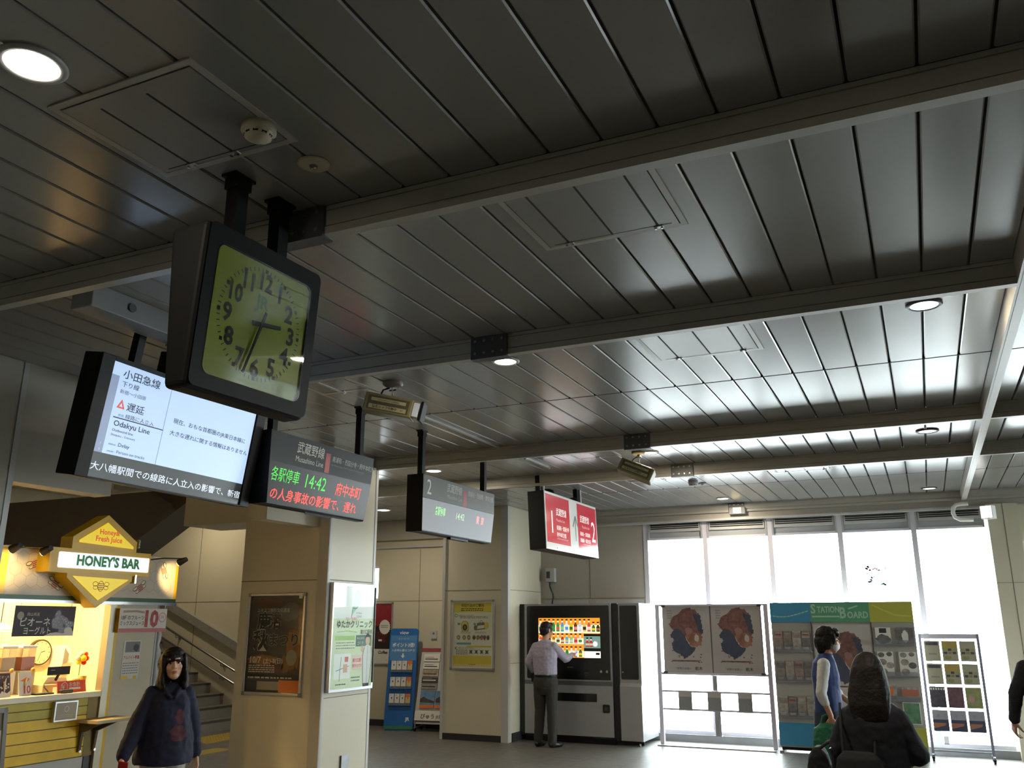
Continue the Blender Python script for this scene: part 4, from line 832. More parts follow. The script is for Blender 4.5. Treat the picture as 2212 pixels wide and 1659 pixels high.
# yellow notice on the pilaster
t = snap_frame('framed_poster', 'yellow and white illustrated notice in a silver frame on the cream pilaster', 'poster', (-6.385, 12.37, 1.003), .755, 1.035, 0, group='framed notices')
m = MB(); w = .345; ym = mat('notice_yellow', 'd8c24a', .45, noise=.06); yb = mat('notice_white', 'dedccb', .45)
m.rect(-w, w, .03, 1.0, -.006, yb).rect(-w+.02, w-.02, .05, .21, -.0065, ym).rect(-w+.02, w-.02, .85, .99, -.0065, ym).rect(-.1, w-.02, .33, .355, -.0065, ym)
for k in range(24): m.poly([(-w+.025+k*.028, .05), (-w+.035+k*.028, .05), (-w+.05+k*.028, .085), (-w+.04+k*.028, .085)], -.0066, yb)
gy = mat('notice_grey', '77776b', .5); gb_ = mat('notice_blue', '6d9db0', .5); gbk = mat('notice_black', '34342e', .5)
m.poly(rrect(-.19, -.07, .57, .70, .03), -.0068, ym).line([(-.19, .6), (-.19, .68), (-.16, .715), (-.1, .715), (-.07, .68), (-.07, .57), (-.19, .57)], .008, -.007, gy).ell(-.13, .625, .04, .045, -.0072, gbk).poly(blob(-.13, .625, .022, .028), -.0074, gy)
m.poly([(.06, .58), (.22, .6), (.25, .66), (.2, .70), (.08, .69)], -.0068, gy).poly([(.08, .6), (.2, .615), (.2, .66), (.09, .65)], -.007, yb).poly(blob(.24, .65, .04, .05), -.007, ym).ell(.05, .62, .025, .04, -.007, gy).line([(.12, .69), (.15, .73), (.18, .70)], .008, -.007, gy)
m.rect(-.26, -.21, .66, .69, -.0068, gb_).rect(.02, .06, .66, .69, -.0068, gb_)
for x in (-.24, -.14, -.06): m.poly(blob(x, .475, .03, .035), -.0068, gy).poly(blob(x, .475, .015, .018), -.007, ym)
for x, c in ((.03, gbk), (.10, orange), (.16, orange), (.21, red), (.27, gbk)): m.poly(blob(x, .475, .028, .035, j=.3), -.0068, gy).poly(blob(x, .47, .014, .018, j=.3), -.007, c)
m.rect(-.27, -.02, .37, .40, -.0068, gb_)
for x in (-.02, .07, .16, .25):
    m.poly(blob(x, .265, .022, .028, j=.3), -.0068, gy).line([(x-.032, .235), (x+.032, .295)], .008, -.0072, gbk).line([(x-.032, .295), (x+.032, .235)], .008, -.0072, gbk)
m.build('print', t)
m = MB().text('手回り品のご案内', 0, .932, .05, gbk, -.0075, 'C', .012)
lines(m, -.2, .2, .865, .915, 2, gbk, -.0075); lines(m, -.22, .26, .755, .79, 2, gy, -.0075); lines(m, -.2, -.02, .535, .56, 2, gy, -.0075); lines(m, .05, .24, .535, .56, 2, gy, -.0075); lines(m, -.28, -.08, .22, .30, 3, gy, -.0075); lines(m, -.06, .06, .075, .09, 1, gbk, -.0075)
m.ring(-.285, .80, .025, .025, .006, -.0076, gbk).line([(-.30, .30), (-.27, .335)], .007, -.0075, gbk).line([(-.30, .335), (-.27, .30)], .007, -.0075, gbk).text('お持込みいただけます', -.25, .79, .028, gbk, -.0075).text('お持込みいただけません', -.25, .31, .026, gbk, -.0075)
m.build('lettering', t)
MB().rect(-w, w, .028, 1.005, -.010, glass).build('glazing', t)
# red poster deeper in the recess
t = snap_frame('framed_poster', 'red and black poster in a silver frame, half hidden behind the column', 'poster', (-8.95, 13.5, .985), .83, 1.06, 0, group='framed notices')
m = MB(); w = .385
m.rect(-w, w, .03, 1.03, -.006, mat('poster_black', '2a2422', .4, noise=.2)).rect(-w, w, .66, 1.03, -.0065, mat('poster_deep_red', '8e1c2c', .4)).rect(-w, w, .03, .27, -.0065, wpaper).poly(blob(.2, .5, .09, .16, j=.25), -.0066, mat('poster_maroon')).poly(blob(-.1, .46, .15, .12, j=.3), -.0066, pk)
pts = []
for i in range(40): rr = .105 if i % 2 else .118; pts.append((.25+rr*cos(2*pi*i/40), .64+rr*1.1*sin(2*pi*i/40)))
m.poly(pts, -.007, wpaper).build('print', t)
m = MB().text('Coffee', .13, .19, .07, ink, -.0075, bold=.03, shear=.2).text('2', .30, .075, .03, ink, -.0075); lines(m, .17, .32, .62, .68, 2, grey, -.0075); m.rect(.13, .2, .4, .43, -.0075, wpaper).rect(-.05, -.02, .84, .9, -.0075, wpaper).build('lettering', t)
# wall switch plate
tag(MB().box(-.055, .055, -.03, 0, -.07, .07, lgrey, .006).cyl((0, -.034, .02), (0, -.03, .02), .02, grey, 12).build('switch_plate', loc=(-7.70, 13.5, 1.50)), 'small pale switch plate on the recess wall above the brochure stands', 'switch plate')
# blue card leaflet stand, leaning back
LA = R(-9)
t = thing('leaflet_stand', 'tall blue leaning card-company stand with three rows of white leaflets', 'leaflet stand', (-8.07, 13.02, 0), R(17))
S = Matrix.Rotation(LA, 4, 'X'); bl = mat('stand_blue', '1f63ab', .4); bl2 = mat('stand_blue_light', '4f86bf', .45)
w = .245; Hs = 1.62
m = MB().prism([(-w, .02)]+[(w, .02), (w, Hs-.05)]+[(w-.05+.05*cos(R(a)), Hs-.05+.05*sin(R(a))) for a in range(10, 91, 20)]+[(-w+.05-.05*cos(R(a)), Hs-.05+.05*sin(R(a))) for a in range(90, 0, -20)]+[(-w, Hs-.05)], -.01, .03, bl, S)
m.rect(-w+.004, w-.004, .02, .07, -.0105, mat('stand_green', '2d7a52', .5), S).rect(-w+.02, w-.02, Hs-.52, Hs-.115, -.0105, bl2, S).rect(-w, w, Hs-.12, Hs-.115, -.0106, bl2, S)
m.build('backboard', t)
m = MB().text('view', 0, Hs-.095, .085, white, -.0115, 'C', .01, M=S).text('ポイント3倍!', 0, Hs-.30, .075, white, -.0115, 'C', .02, .9, M=S).text('入会申込書はコチラ', 0, Hs-.375, .045, white, -.0115, 'C', .008, M=S).text('ビューカード', 0, Hs-.18, .03, white, -.0115, 'C', M=S).text('JR', w-.10, .15, .075, white, -.0115, 'C', .03, M=S)
m.poly([(-.012, Hs-.41), (.012, Hs-.41), (.012, Hs-.445), (.035, Hs-.445), (0, Hs-.485), (-.035, Hs-.445), (-.012, Hs-.445)], -.0115, white, S).poly([(x, z) for x, z in ((-.2, Hs-.215), (.2, Hs-.215), (.2, Hs-.21), (-.2, Hs-.21))], -.0115, bl, S).build('lettering', t)
for k in range(3):
    z = .925-.262*k-.0
    MB().box(-.185, .185, -.05, -.045, z-.015, z+.02, mat('clear_tray', '9fb4c6', .1, trans=.7), 0, S).box(-.185, .185, -.05, -.01, z-.02, z-.015, bl2, 0, S).build('tray', t)
MB().box(-w+.02, w-.02, .0, .30, 0, .02, bl).prism([(-.1, .02), (.1, .02), (.02, 1.0), (-.02, 1.0)], .26, .27, bl, Matrix.Rotation(R(4), 4, 'X')).build('foot', t)
n_ = 0
rows = ('top', 'middle', 'bottom'); cols = ('first', 'second', 'third', 'fourth')
wl = mat('leaflet_white', 'd9d8d0', .6); wo = mat('leaflet_beige', 'c9b48c', .6)
for k in range(3):
    for j in range(4):
        z = .925-.262*k-.01; x = -.138+.092*j
        m = MB().box(-.041, .041, -.018, 0, 0, .175, wl if j < 3 else wo, .002)
        m.poly([(-.012, .115), (.008, .125), (.014, .10), (.0, .088)], -.0185, bl if j < 3 else orange).rect(-.03, .03, .012, .022, -.0185, grey).rect(-.03, .0, .15, .158, -.0185, bl2)
        if j == 3: m.rect(-.041, .041, .12, .175, -.0184, orange)
        o = m.build('leaflet_stack'); o.matrix_world = Matrix.Translation((-8.07, 13.02, 0)) @ Matrix.Rotation(R(17), 4, 'Z') @ S @ Matrix.Translation((x, -.022, z))
        tag(o, ('white leaflets with blue mark, ' if j < 3 else 'beige and orange leaflets, ')+'%s in %s row of the blue stand' % (cols[j], rows[k]), 'leaflets', 'leaflets in the blue stand')
# slanted brochure rack next to it
t = thing('brochure_rack', 'white slanted travel brochure rack beside the blue stand, partly behind the pilaster', 'brochure rack', (-7.42, 13.06, 0), R(8))
S2 = Matrix.Rotation(R(-14), 4, 'X')
w = .36
MB().box(-w, w, -.01, .02, .12, 1.33, lgrey, 0, S2).box(-w, w, -.016, .02, 1.26, 1.32, mat('rack_header_red', '8c3a34', .5), 0, S2).box(-w, w, -.016, .02, .15, .32, wpaper, 0, S2).box(-w, w, -.02, .0, .15, .17, dgrey, 0, S2).build('board', t)
MB().text('びゅう', -w+.10, .205, .085, ink, -.018, 'L', .01, M=S2).text('JR東日本', -w+.37, .205, .07, ink, -.018, 'L', .004, .8, M=S2).build('lettering', t)
for x in (-w+.02, w-.02): MB().cyl((x, 0, .06), (x, .32, .06), .012, grey, 8).cyl((x, .02, .06), (x, .02, .16), .012, grey, 8).cyl((x, .32, .06), (x, .30, 1.1), .01, grey, 8).build('leg', t)
for x in (-w+.02, w-.02):
    for y in (.02, .3): MB().cyl((x-.012, y, .03), (x+.012, y, .03), .028, black, 12).cyl((x, y, .03), (x, y, .06), .01, grey, 6).build('caster', t)
bc = [mat('brochure_a', '8f8c84', .5, noise=.3, nscale=30), mat('brochure_b', '3a3a3c', .5, noise=.3, nscale=30), mat('brochure_c', '5e86a8', .5, noise=.3, nscale=16), mat('brochure_d', 'a89c84', .5, noise=.3, nscale=24)]
RC = [(1.10, 1.22, wpaper, 'white'), (.98, 1.08, wpaper, 'white lined'), (.86, .96, bc[3], 'beige'), (.76, .84, bc[1], 'black'), (.66, .74, bc[0], 'grey')]
for i, (z0, z1, c, nm) in enumerate(RC):
    m = MB().box(-.3, -.02, -.03, -.012, z0, z1, c).rect(-.28, -.05, z0+.03, z0+.045, -.031, ink if c != bc[1] else wpaper).rect(-.28, -.12, z0+.06, z0+.07, -.031, grey)
    o = m.build('travel_brochure'); o.matrix_world = Matrix.Translation((-7.42, 13.06, 0)) @ Matrix.Rotation(R(8), 4, 'Z') @ S2
    tag(o, nm+' travel brochure lying in tier %s of the slanted rack' % ('one from the top', 'two from the top', 'three from the top', 'four from the top', 'five from the top')[i], 'brochure', 'brochures in the slanted rack')
for x, nm in ((-.29, 'left'), (-.02, 'second')):
    m = MB().box(x, x+.25, -.03, -.012, .36, .63, bc[2]).poly([(x, .50), (x+.06, .54), (x+.13, .50), (x+.25, .47), (x+.25, .44), (x, .45)], -.031, pk).rect(x, x+.25, .36, .41, -.0312, orange)
    o = m.build('travel_brochure'); o.matrix_world = Matrix.Translation((-7.42, 13.06, 0)) @ Matrix.Rotation(R(8), 4, 'Z') @ S2
    tag(o, 'large blue landscape brochure at the foot of the slanted rack, '+('next to the blue stand' if nm == 'left' else 'next to the pilaster'), 'brochure', 'brochures in the slanted rack')
# ---- vending machine
vs_ = mat('vending_silver', 'a2a2a4', .35, metal=.25, noise=.03); vk = mat('vending_black', '101216', .2, spec=.5); vf = mat('vending_frame', '1b1d22', .4)
t = thing('vending_machine', 'large black and silver touch-screen drinks vending machine against the windows', 'vending machine', (-5.0, 12.8, 0), 0)
MB().box(-.80, .70, .02, .80, .07, 1.975, vf, .004).box(-.70, .70, -.005, .02, .1, .88, vs_).box(-.70, .70, -.005, .02, 1.94, 1.975, vs_).box(-.70, -.655, -.005, .02, .88, 1.94, vs_).box(.675, .70, -.005, .02, .88, 1.94, vs_).box(.70, .79, .03, .80, .07, 1.975, vf).build('cabinet', t)
MB().prism(rrect(-.655, .675, .885, 1.945, .025), -.018, .02, vk).box(-.7, .7, -.006, .0, .80, .86, mat('vending_silver_dark', '6c6c6e', .4, metal=.5)).build('front_glass', t)
vo = mat('screen_orange', 'f39a30', .4, emit=1.0, ec='ee962c'); vc = mat('screen_cream', 'f6efc8', .4, emit=1.1, ec='fbf4cc'); vt = mat('screen_teal', '8fb4b0', .4, emit=.55, ec='88b0aa'); vw = mat('screen_white', 'f0eee0', .4, emit=1.1)
m = MB().rect(-.46, .535, 1.19, 1.765, -.0185, vo).rect(-.46, .535, 1.545, 1.66, -.0187, vc).rect(-.46, .27, 1.385, 1.47, -.0187, vc).rect(-.46, .27, 1.20, 1.29, -.0187, vc)
m.rect(.275, .535, 1.50, 1.535, -.0188, vk).rect(.275, .535, 1.33, 1.50, -.0188, vt).rect(.275, .535, 1.285, 1.33, -.0189, vk).rect(.275, .535, 1.19, 1.285, -.0189, vw).ell(.455, 1.39, .035, .038, -.019, vw).rect(.46, .52, 1.235, 1.265, -.019, ink)
m.build('touch_screen', t)
bc2 = ['f4d9d0', 'e8e08a', 'e9b46a', '2f8a3a', '3c9a4a', '5a9ad8', 'eceaf0', 'f0c820', '6a3a20', 'c8d4e4', 'e8c070', 'd8584a', '3a6a30', '30261c', 'a86a30', 'b8d8b0', 'c8342c', '4ab4d8', '90d070', 'e88a90']
bms = [mat('drink_%02d' % i, c, .4, emit=.75, ec=c) for i, c in enumerate(bc2)]
m = MB()
def bottle(x, z, h, k):
    c = bms[k % 20]; d = bms[(k*7+3) % 20]; w = .027
    m.poly([(x-w, z), (x+w, z), (x+w, z+h*.62), (x+w*.45, z+h*.82), (x+w*.45, z+h), (x-w*.45, z+h), (x-w*.45, z+h*.82), (x-w, z+h*.62)], -.0192, c)
    m.rect(x-w, x+w, z+h*.18, z+h*.48, -.0194, d).rect(x-w*.5, x+w*.5, z+h*.92, z+h*1.02, -.0194, vw).rect(x-.018, x+.018, z+h+.015, z+h+.033, -.0194, ink)
for i in range(14): bottle(-.425+.0715*i, 1.565, .15 if i < 12 else .11, i)
for i in range(10): bottle(-.425+.0715*i, 1.395, .11, i+11)
for i in range(10): bottle(-.425+.0715*i, 1.205, .115, i*3+5)
for i in range(2): bottle(.33+.06*i, 1.35, .10, 16)
m.build('drink_pictures', t)
MB().box(-.18, .455, -.02, .0, .575, .69, vk, .004).build('delivery_flap', t)
MB().prism(rrect(.545, .65, .43, .545, .02), -.02, 0, vf).prism(rrect(.57, .625, .46, .515, .012), -.024, 0, dgrey).build('coin_return', t)
m = MB().text('acure', .05, 1.045, .04, grey, -.0192, 'C')
m.rect(.27, .34, .965, .99, -.0192, dgrey).build('logo', t)
for x in (.535, .625): MB().cyl((x, -.024, 1.0), (x, -.018, 1.0), .017, steel, 14).box(x-.004, x+.004, -.026, -.02, 1.0, 1.022, steel).build('lock', t)
MB().box(-.7, .72, .01, .05, .0, .07, black).box(-.25, .35, -.004, .02, .07, .115, black).build('kick_plate', t)
t = thing('vending_side_unit', 'narrow silver and black unit attached right of the vending machine', 'vending machine', (-4.03, 12.8, 0), 0)
m = MB().box(-.16, .165, .02, .80, .06, 1.975, vs_, .004)
m.xprism([(.02, .85), (-.005, .80), (.0, .07), (.03, .07)], -.16, .165, vs_)
m.build('cabinet', t)
MB().prism(rrect(-.135, .125, .90, 1.94, .02), .005, .03, vk).build('front_glass', t)
MB().cyl((-.11, -.0, 1.0), (-.11, .01, 1.0), .012, steel, 12).build('lock', t)
MB().box(-.16, .165, .03, .06, .01, .06, black).cyl((.11, -.02, .02), (.13, -.02, .02), .02, grey, 12).build('kick_plate', t)
for z in (.28, .55, .80): MB().box(.165, .17, .05, .45, z, z+.008, dgrey).build('side_seam', t)
# junction box with cable above the machine
t = thing('junction_box', 'white wall box with a small dark window and a hanging cable above the vending machine', 'junction box', (-5.595, 13.68, 2.34), 0)
MB().box(-.08, .08, -.09, 0, 0, .225, lgrey, .006).build('case', t)
MB().box(-.06, .0, -.094, -.09, .06, .17, dgrey).build('window', t)
MB().tube([(-.03, -.04, 0), (-.025, -.04, -.07), (.0, -.05, -.13), (.035, -.04, -.19), (.04, -.04, -.25), (.02, -.03, -.30), (.02, -.03, -.355)], .009, dgrey, 8).tube([(-.01, -.04, 0), (-.015, -.045, -.06), (.02, -.04, -.15), (.03, -.04, -.25), (.0, -.03, -.35)], .006, dgrey, 8).build('cable', t)
# ---- free-standing poster stand
sm = mat('stand_grey_violet', 'c4c0cc', .4)
t = thing('poster_stand', 'aluminium poster stand with two identical posters and three hanging sheets below', 'poster stand', (-2.89, 13.15, 0), 0)
hw = .79
for s in (-1, 1): MB().box(s*hw-.03, s*hw+.03, -.03, .03, .02, 1.955, sm, .004).build('post', t)
MB().box(-.83, .82, -.16, .16, 0, .018, alu, .003).build('base_plate', t)
MB().box(-hw+.03, hw-.03, -.016, .016, 1.93, 1.955, sm).box(-hw+.03, hw-.03, -.016, .016, .965, .995, sm).box(-.72, .72, .0, .012, .995, 1.93, mat('board_back', '77757a', .6)).build('board_frame', t)
for z in (.735, .49): MB().box(-hw+.03, hw-.03, -.012, .012, z-.013, z+.013, sm).build('crossbar', t)
for x in (-.70, .70):
    for z in (1.93, .995): MB().box(x-.03, x+.03, -.02, -.0, z-.014, z+.014, dgrey).build('clip', t)
MB().box(-.03, .03, .04, .09, .15, .96, alu).box(.03, .05, .06, .065, .15, .6, alu).box(-.03, .06, .04, .1, .14, .15, alu).build('stay', t)
pb = mat('poster_paper_grey', 'aaa4a0', .5); prd = mat('poster_brown_red', '74504a', .5, noise=.35, nscale=22); pdk = mat('poster_slate', '42485a', .5, noise=.15, nscale=10); por = mat('poster_rust', '8f6350', .5, noise=.35, nscale=9); pli = mat('poster_pale_grey', 'b8b2ac', .5)
def art(m, cx, z0, s, y):
    """autumn collage: foliage-edged cloud over a dark mass with a warm glow"""
    r = random.Random(11)
    top = [(-.22, .60), (-.24, .66), (-.20, .74), (-.10, .80), (-.05, .86), (.05, .88), (.14, .85), (.20, .77), (.21, .66), (.23, .58), (.20, .50), (.08, .44), (-.06, .52)]
    def rough(p, j):
        o = []
        for (a, b), (c, d) in zip(p, p[1:]+p[:1]):
            for k in range(6): u = k/6; o.append((a+(c-a)*u+r.uniform(-j, j), b+(d-b)*u+r.uniform(-j, j)))
        return o
    tr = lambda p: [(cx+x*s, z0+z*s) for x, z in p]
    m.poly(tr(rough(top, .010)), y, prd)
    m.poly(tr(rough([(.10, .80), (.20, .77), (.22, .62), (.23, .52), (.17, .56), (.14, .68)], .012)), y-.0002, pdk)
    m.poly(tr(rough([(-.24, .50), (-.16, .60), (-.08, .58), (-.02, .48), (.04, .36), (.12, .34), (.05, .24), (-.03, .20), (-.09, .24), (-.20, .30), (-.22, .40), (-.18, .44)], .008)), y-.0003, pdk)
    m.poly(tr(rough([(-.02, .50), (.06, .56), (.16, .54), (.22, .48), (.20, .38), (.12, .35), (.04, .38)], .01)), y-.0004, por)
    m.poly(tr(blob(.14, .47, .03, .05, r=r)), y-.0005, pli).poly(tr(blob(.03, .56, .05, .05, r=r)), y-.0005, mat('poster_dusty_pink', '96706a', .5))
    for k in range(16): x, z = r.uniform(-.27, .30), r.uniform(.14, .32); m.poly(tr(blob(x, z, .012, .008, 8, .4, r)), y-.0002, prd)
    m.rect(cx-.22*s, cx+.16*s, z0+.155*s, z0+.175*s, y-.0002, prd)
for x, lb in ((-.365, 'autumn collage poster on the aluminium stand, half nearer the vending machine'), (.355, 'autumn collage poster on the aluminium stand, half nearer the station board')):
    o = MB().box(-.35, .35, -.004, 0, .99, 1.93, pb)
    art(o, 0, .985, 1.05, -.0045)
    o.text('『本物の出会い', -.20, 1.04, .036, ink, -.0055).text('栃木', .10, 1.035, .055, ink, -.0055, bold=.01); lines(o, -.28, -.20, 1.74, 1.88, 4, grey, -.0052)
    tag(o.build('collage_poster', loc=(-2.89+x, 13.146, 0)), lb, 'poster', 'collage posters on the stand')
for x, lb in ((-.43, 'small hanging photo sheet on the crossbars, nearest the vending machine'), (-.01, 'small hanging photo sheet on the crossbars, between the other two'), (.42, 'small hanging photo sheet on the crossbars, nearest the station board')):
    m = MB().box(-.098, .098, -.002, 0, .475, .75, pb).rect(-.098, .098, .49, .665, -.0025, mat('photo_dim', '57504e', .5, noise=.4, nscale=25))
    tag(m.build('photo_sheet', loc=(-2.89+x, 13.135, 0)), lb, 'sheet', 'photo sheets on the stand')
# ---- station board
t = thing('station_board', 'wide brochure display board with blue, green and yellow header', 'display board', (-1.11, 13.1, 0), 0)
w = .92; bb = mat('board_blue', '3b86aa', .4); bg_ = mat('board_green', '579672', .4); by = mat('board_lime', 'b2b04a', .4); bp = mat('board_panel', 'a5a29a', .5); bh = mat('board_header_letters', '9fc4ae', .5)
MB().box(-w, w, .0, .10, .07, 1.96, bp).box(-w, -.385, -.02, 0, .09, .38, bb).box(.40, w, -.02, 0, .09, .38, by).box(-.385, .40, -.01, 0, .09, .38, bp).box(-.387, -.379, -.012, 0, .38, 1.70, dgrey).box(.385, .393, -.012, 0, .38, 1.70, dgrey).build('body', t)
m = MB().box(-w, -.38, -.03, 0, 1.70, 1.965, bb).box(-.38, .385, -.03, 0, 1.70, 1.965, bg_).box(.385, w, -.03, 0, 1.70, 1.965, by)
pth = [(-w+.03+.049*k, 1.80+.045*sin(k/10*2.6-2.2)*1.3+.03) for k in range(11)]
for k in range(0, 10): m.line([pth[k], tuple((Vector(pth[k])*.15+Vector(pth[k+1])*.85))], .014, -.0305, bh)
pth = [(.12+.03*k, 1.875+.012*k*.8) for k in range(9)]; m.line(pth[:5], .02, -.0305, bh)
m.line([(.42, 1.93), (.55, 1.86), (.70, 1.79), (w-.02, 1.775)], .02, -.0305, mat('board_lime_light', 'c6c65a', .5))
m.rect(-.36, -.0, 1.765, 1.785, -.0305, bh)
m.text('S', -.372, 1.82, .17, bh, -.031, bold=.03, sx=.85).text('TATION', -.285, 1.83, .112, bh, -.031, bold=.035, sx=.70).text('B', -.0, 1.755, .20, bh, -.031, bold=.03, sx=.75).text('OARD', .10, 1.755, .118, bh, -.031, bold=.035, sx=.80)
m.build('header', t)
MB().box(-w+.02, w-.02, .01, .09, .03, .07, black).box(-w, -w+.06, -.1, .2, 0, .03, grey).box(w-.06, w, -.1, .2, 0, .03, grey).build('base', t)
o = MB().box(-.36, .37, -.008, 0, .40, 1.67, mat('poster_centre_paper', 'b9b4ae', .5)); art(o, .03, .70, 1.0, -.0085)
tag(o.build('collage_poster', loc=(-1.11, 13.1, 0)), 'tall autumn collage poster in the centre of the station board, behind the two women', 'poster', 'collage posters on the stand')
bro = [mat('leaf_%d' % i, c, .5, noise=.35, nscale=22) for i, c in enumerate(('8f7f78', '78706c', 'a09890', '6e6a68', '8a8078', '9a8f88'))]
def shelf(x0, x1, z, nm): MB().box(x0, x1, -.06, 0, z-.02, z, bp).box(x0, x1, -.062, -.058, z-.02, z+.05, mat('clear_lip', 'c9ccd0', .1, trans=.8)).build('shelf', t)
for k, z in enumerate((1.32, .92, .46)):
    shelf(-w+.02, -.40, z, '')
    for j in range(4):
        m = MB().box(-.058, .058, -.03, -.01, 0, .26, bro[(k*4+j) % 6]).rect(-.05, .05, .17, .24, -.031, bro[(k+j*2+2) % 6]).rect(-.045, .03, .02, .05, -.031, wpaper)
        if (j+k) % 3 == 0: m.rect(-.04, .04, .2, .225, -.032, mat('print_dull_red', '8c4a44', .5))
        tag(m.build('brochure', loc=(-1.11-.83+.122*j, 13.09, z)), 'brochure standing %s on the %s left shelf of the station board' % (('at the outer end', 'second from the outer end', 'third from the outer end', 'next to the centre poster')[j], ('upper', 'middle', 'lower')[k]), 'brochure', 'brochures on the station board')
LB = [(.43, 1.42, .62, 1.63, 'dark-topped white flyer', 0), (.69, 1.40, .90, 1.63, 'dark photo flyer', 1), (.43, 1.02, .62, 1.32, 'white flyer with round photos', 2), (.69, 1.02, .90, 1.32, 'white flyer with round photos', 2), (.43, .72, .62, .92, 'beige flyer', 3), (.68, .74, .88, .88, 'red and white flyer', 4), (.67, .42, .88, .71, 'green flyer with white border', 5)]
pos = ('upper inner', 'upper outer', 'middle inner', 'middle outer', 'lower inner', 'lower outer', 'bottom outer')
for i, (x0, z0, x1, z1, nm, k) in enumerate(LB):
    m = MB().box(x0, x1, -.02, -.004, z0, z1, wpaper if k in (0, 2, 5) else (bro[3] if k == 1 else bro[2]))
    cx = (x0+x1)/2
    if k == 0: m.rect(x0+.05, x1-.05, z1-.07, z1-.01, -.0205, dgrey).poly(blob(cx, z0+.06, .085, .06), -.0205, bro[3])
    if k == 1: m.poly(blob(cx, (z0+z1)/2, .04, .08), -.0205, wpaper)
    if k == 2:
        for dx, dz, rr in ((-.05, .26, .04), (.05, .27, .035), (-.04, .17, .05), (.05, .13, .05), (-.04, .05, .05)): m.ell(cx+dx, z0+dz, rr, rr*.8, -.0205, bro[(i+int(dz*50)) % 6])
    if k == 3: m.poly(blob(cx, z0+.1, .06, .06), -.0205, orange)
    if k == 4: m.rect(x0, x1, z0+.03, z0+.11, -.0205, mat('print_coral', 'b4705c', .5))
    if k == 5: m.rect(x0+.012, x1-.012, z0+.012, z1-.03, -.0205, mat('print_moss', '5f8a6a', .5, noise=.3, nscale=15))
    tag(m.build('flyer', loc=(-1.11, 13.1, 0)), nm+', %s pocket on the right part of the station board' % pos[i], 'flyer', 'flyers on the station board')
    if z0 > .5 and i % 2 == 0: shelf(.41, w-.02, z0, '')
# ---- wheeled paper rack with twelve sheets
t = thing('paper_rack', 'see-through wheeled rack holding a grid of twelve sheets against the bright window', 'paper rack', (.20, 13.22, 0), 0)
S3 = Matrix.Rotation(R(-3), 4, 'X'); rk = mat('rack_violet_grey', '7d7a8c', .4)
for s in (-1, 1):
    MB().box(s*.345-.016, s*.345+.016, -.012, .012, .07, 1.55, rk, 0, S3).build('post', t)
    MB().box(s*.345-.012, s*.345+.012, -.16, .18, .05, .075, rk).build('foot', t)
    for y in (-.15, .16): MB().cyl((s*.345-.012, y, .028), (s*.345+.012, y, .028), .027, black, 12).box(s*.345-.018, s*.345+.018, y-.012, y+.012, .03, .06, grey).build('caster', t)
MB().box(-.33, .33, -.01, .01, 1.49, 1.55, sm, 0, S3).box(-.33, .33, -.006, .006, .10, .115, rk, 0, S3).build('top_bar', t)
MB().box(-.33, .33, -.006, -.002, .20, 1.48, mat('acrylic_clear', 'ffffff', .05, trans=1.), 0, S3).build('acrylic_panel', t)
ty_ = mat('sheet_tan', '9f9a84', .5, noise=.05); tyy = mat('sheet_mustard', 'a8904e', .5, noise=.08); tdk = mat('sheet_dark', '4d4650', .5, noise=.35, nscale=20); tpk = mat('sheet_plum', '6a4c54', .5, noise=.35, nscale=20); tgn = mat('sheet_olive', '8a8c5c', .5, noise=.3, nscale=14); tsk = mat('sheet_dusk', '3c4258', .5); tsp = mat('sheet_pale_dusk', '9a97a0', .5)
names = ['tan sheet with a dark title bar', 'mustard-topped sheet with small photos', 'pale sheet with a grid of photos', 'tan sheet with a dark title bar', 'mustard-topped sheet with small photos', 'pale sheet with a grid of photos', 'dark sheet with white header marks', 'plum coloured crowd photo sheet', 'olive sheet with a pink disc', 'dusk seascape sheet', 'dusk seascape sheet', 'dusk seascape sheet']
for r_ in range(4):
    for c_ in range(3):
        i = r_*3+c_; x = -.21+.21*c_; z = 1.205-.287*r_; m = MB()
        base = [ty_, tyy, ty_, ty_, tyy, ty_, tdk, tpk, tgn, tsk, tsk, tsk][i]
        m.box(-.093, .093, -.003, 0, 0, .255, base)
        if i in (0, 3): m.rect(-.075, .075, .20, .24, -.0035, tdk).rect(-.05, .05, .08, .10, -.0035, grey)
        if i in (1, 4): m.rect(-.093, .093, 0, .16, -.0033, ty_)
        if i in (1, 2, 4, 5):
            for a in range(3):
                for b in range(2): m.rect(-.075+.052*a, -.033+.052*a, .09+.04*b, .12+.04*b, -.0036, tgn if (a+b) % 2 else tdk)
            m.ell(-.03, .045, .04, .025, -.0036, tgn)
        if i == 6: [m.rect(-.08+.03*a, -.062+.03*a, .215, .24, -.0036, wpaper) for a in range(6)]
        if i == 8: m.ell(-.03, .11, .038, .04, -.0036, mat('sheet_pink', 'b58a86', .5))
        if i >= 9: m.rect(-.093, .093, .14, .255, -.0034, tsp).poly([(-.093, .03), (.05, .07), (.06, .10), (-.093, .10)], -.0036, mat('sheet_glow', 'a06a54', .5)).text('米', -.05, .17, .05, grey, -.0037).text('て', .03, .17, .05, grey, -.0037)
        o = m.build('info_sheet'); o.matrix_world = Matrix.Translation((.20, 13.22, 0)) @ S3 @ Matrix.Translation((x, -.007, z))
        rw = ('top', 'second', 'third', 'bottom')[r_]; cl = ('next to the board', 'middle', 'next to the column')[c_]
        tag(o, '%s, %s row of wheeled rack, %s' % (names[i], rw, cl), 'sheet', 'sheets on the wheeled rack')
tag(MB().box(-.03, .03, -.02, 0, .0, .09, lgrey, .004).box(-.03, .03, -.05, 0, -.012, 0, grey).build('floor_socket', loc=(.03, 13.60, .16)), 'small pale socket box low on the window behind the wheeled rack', 'socket')
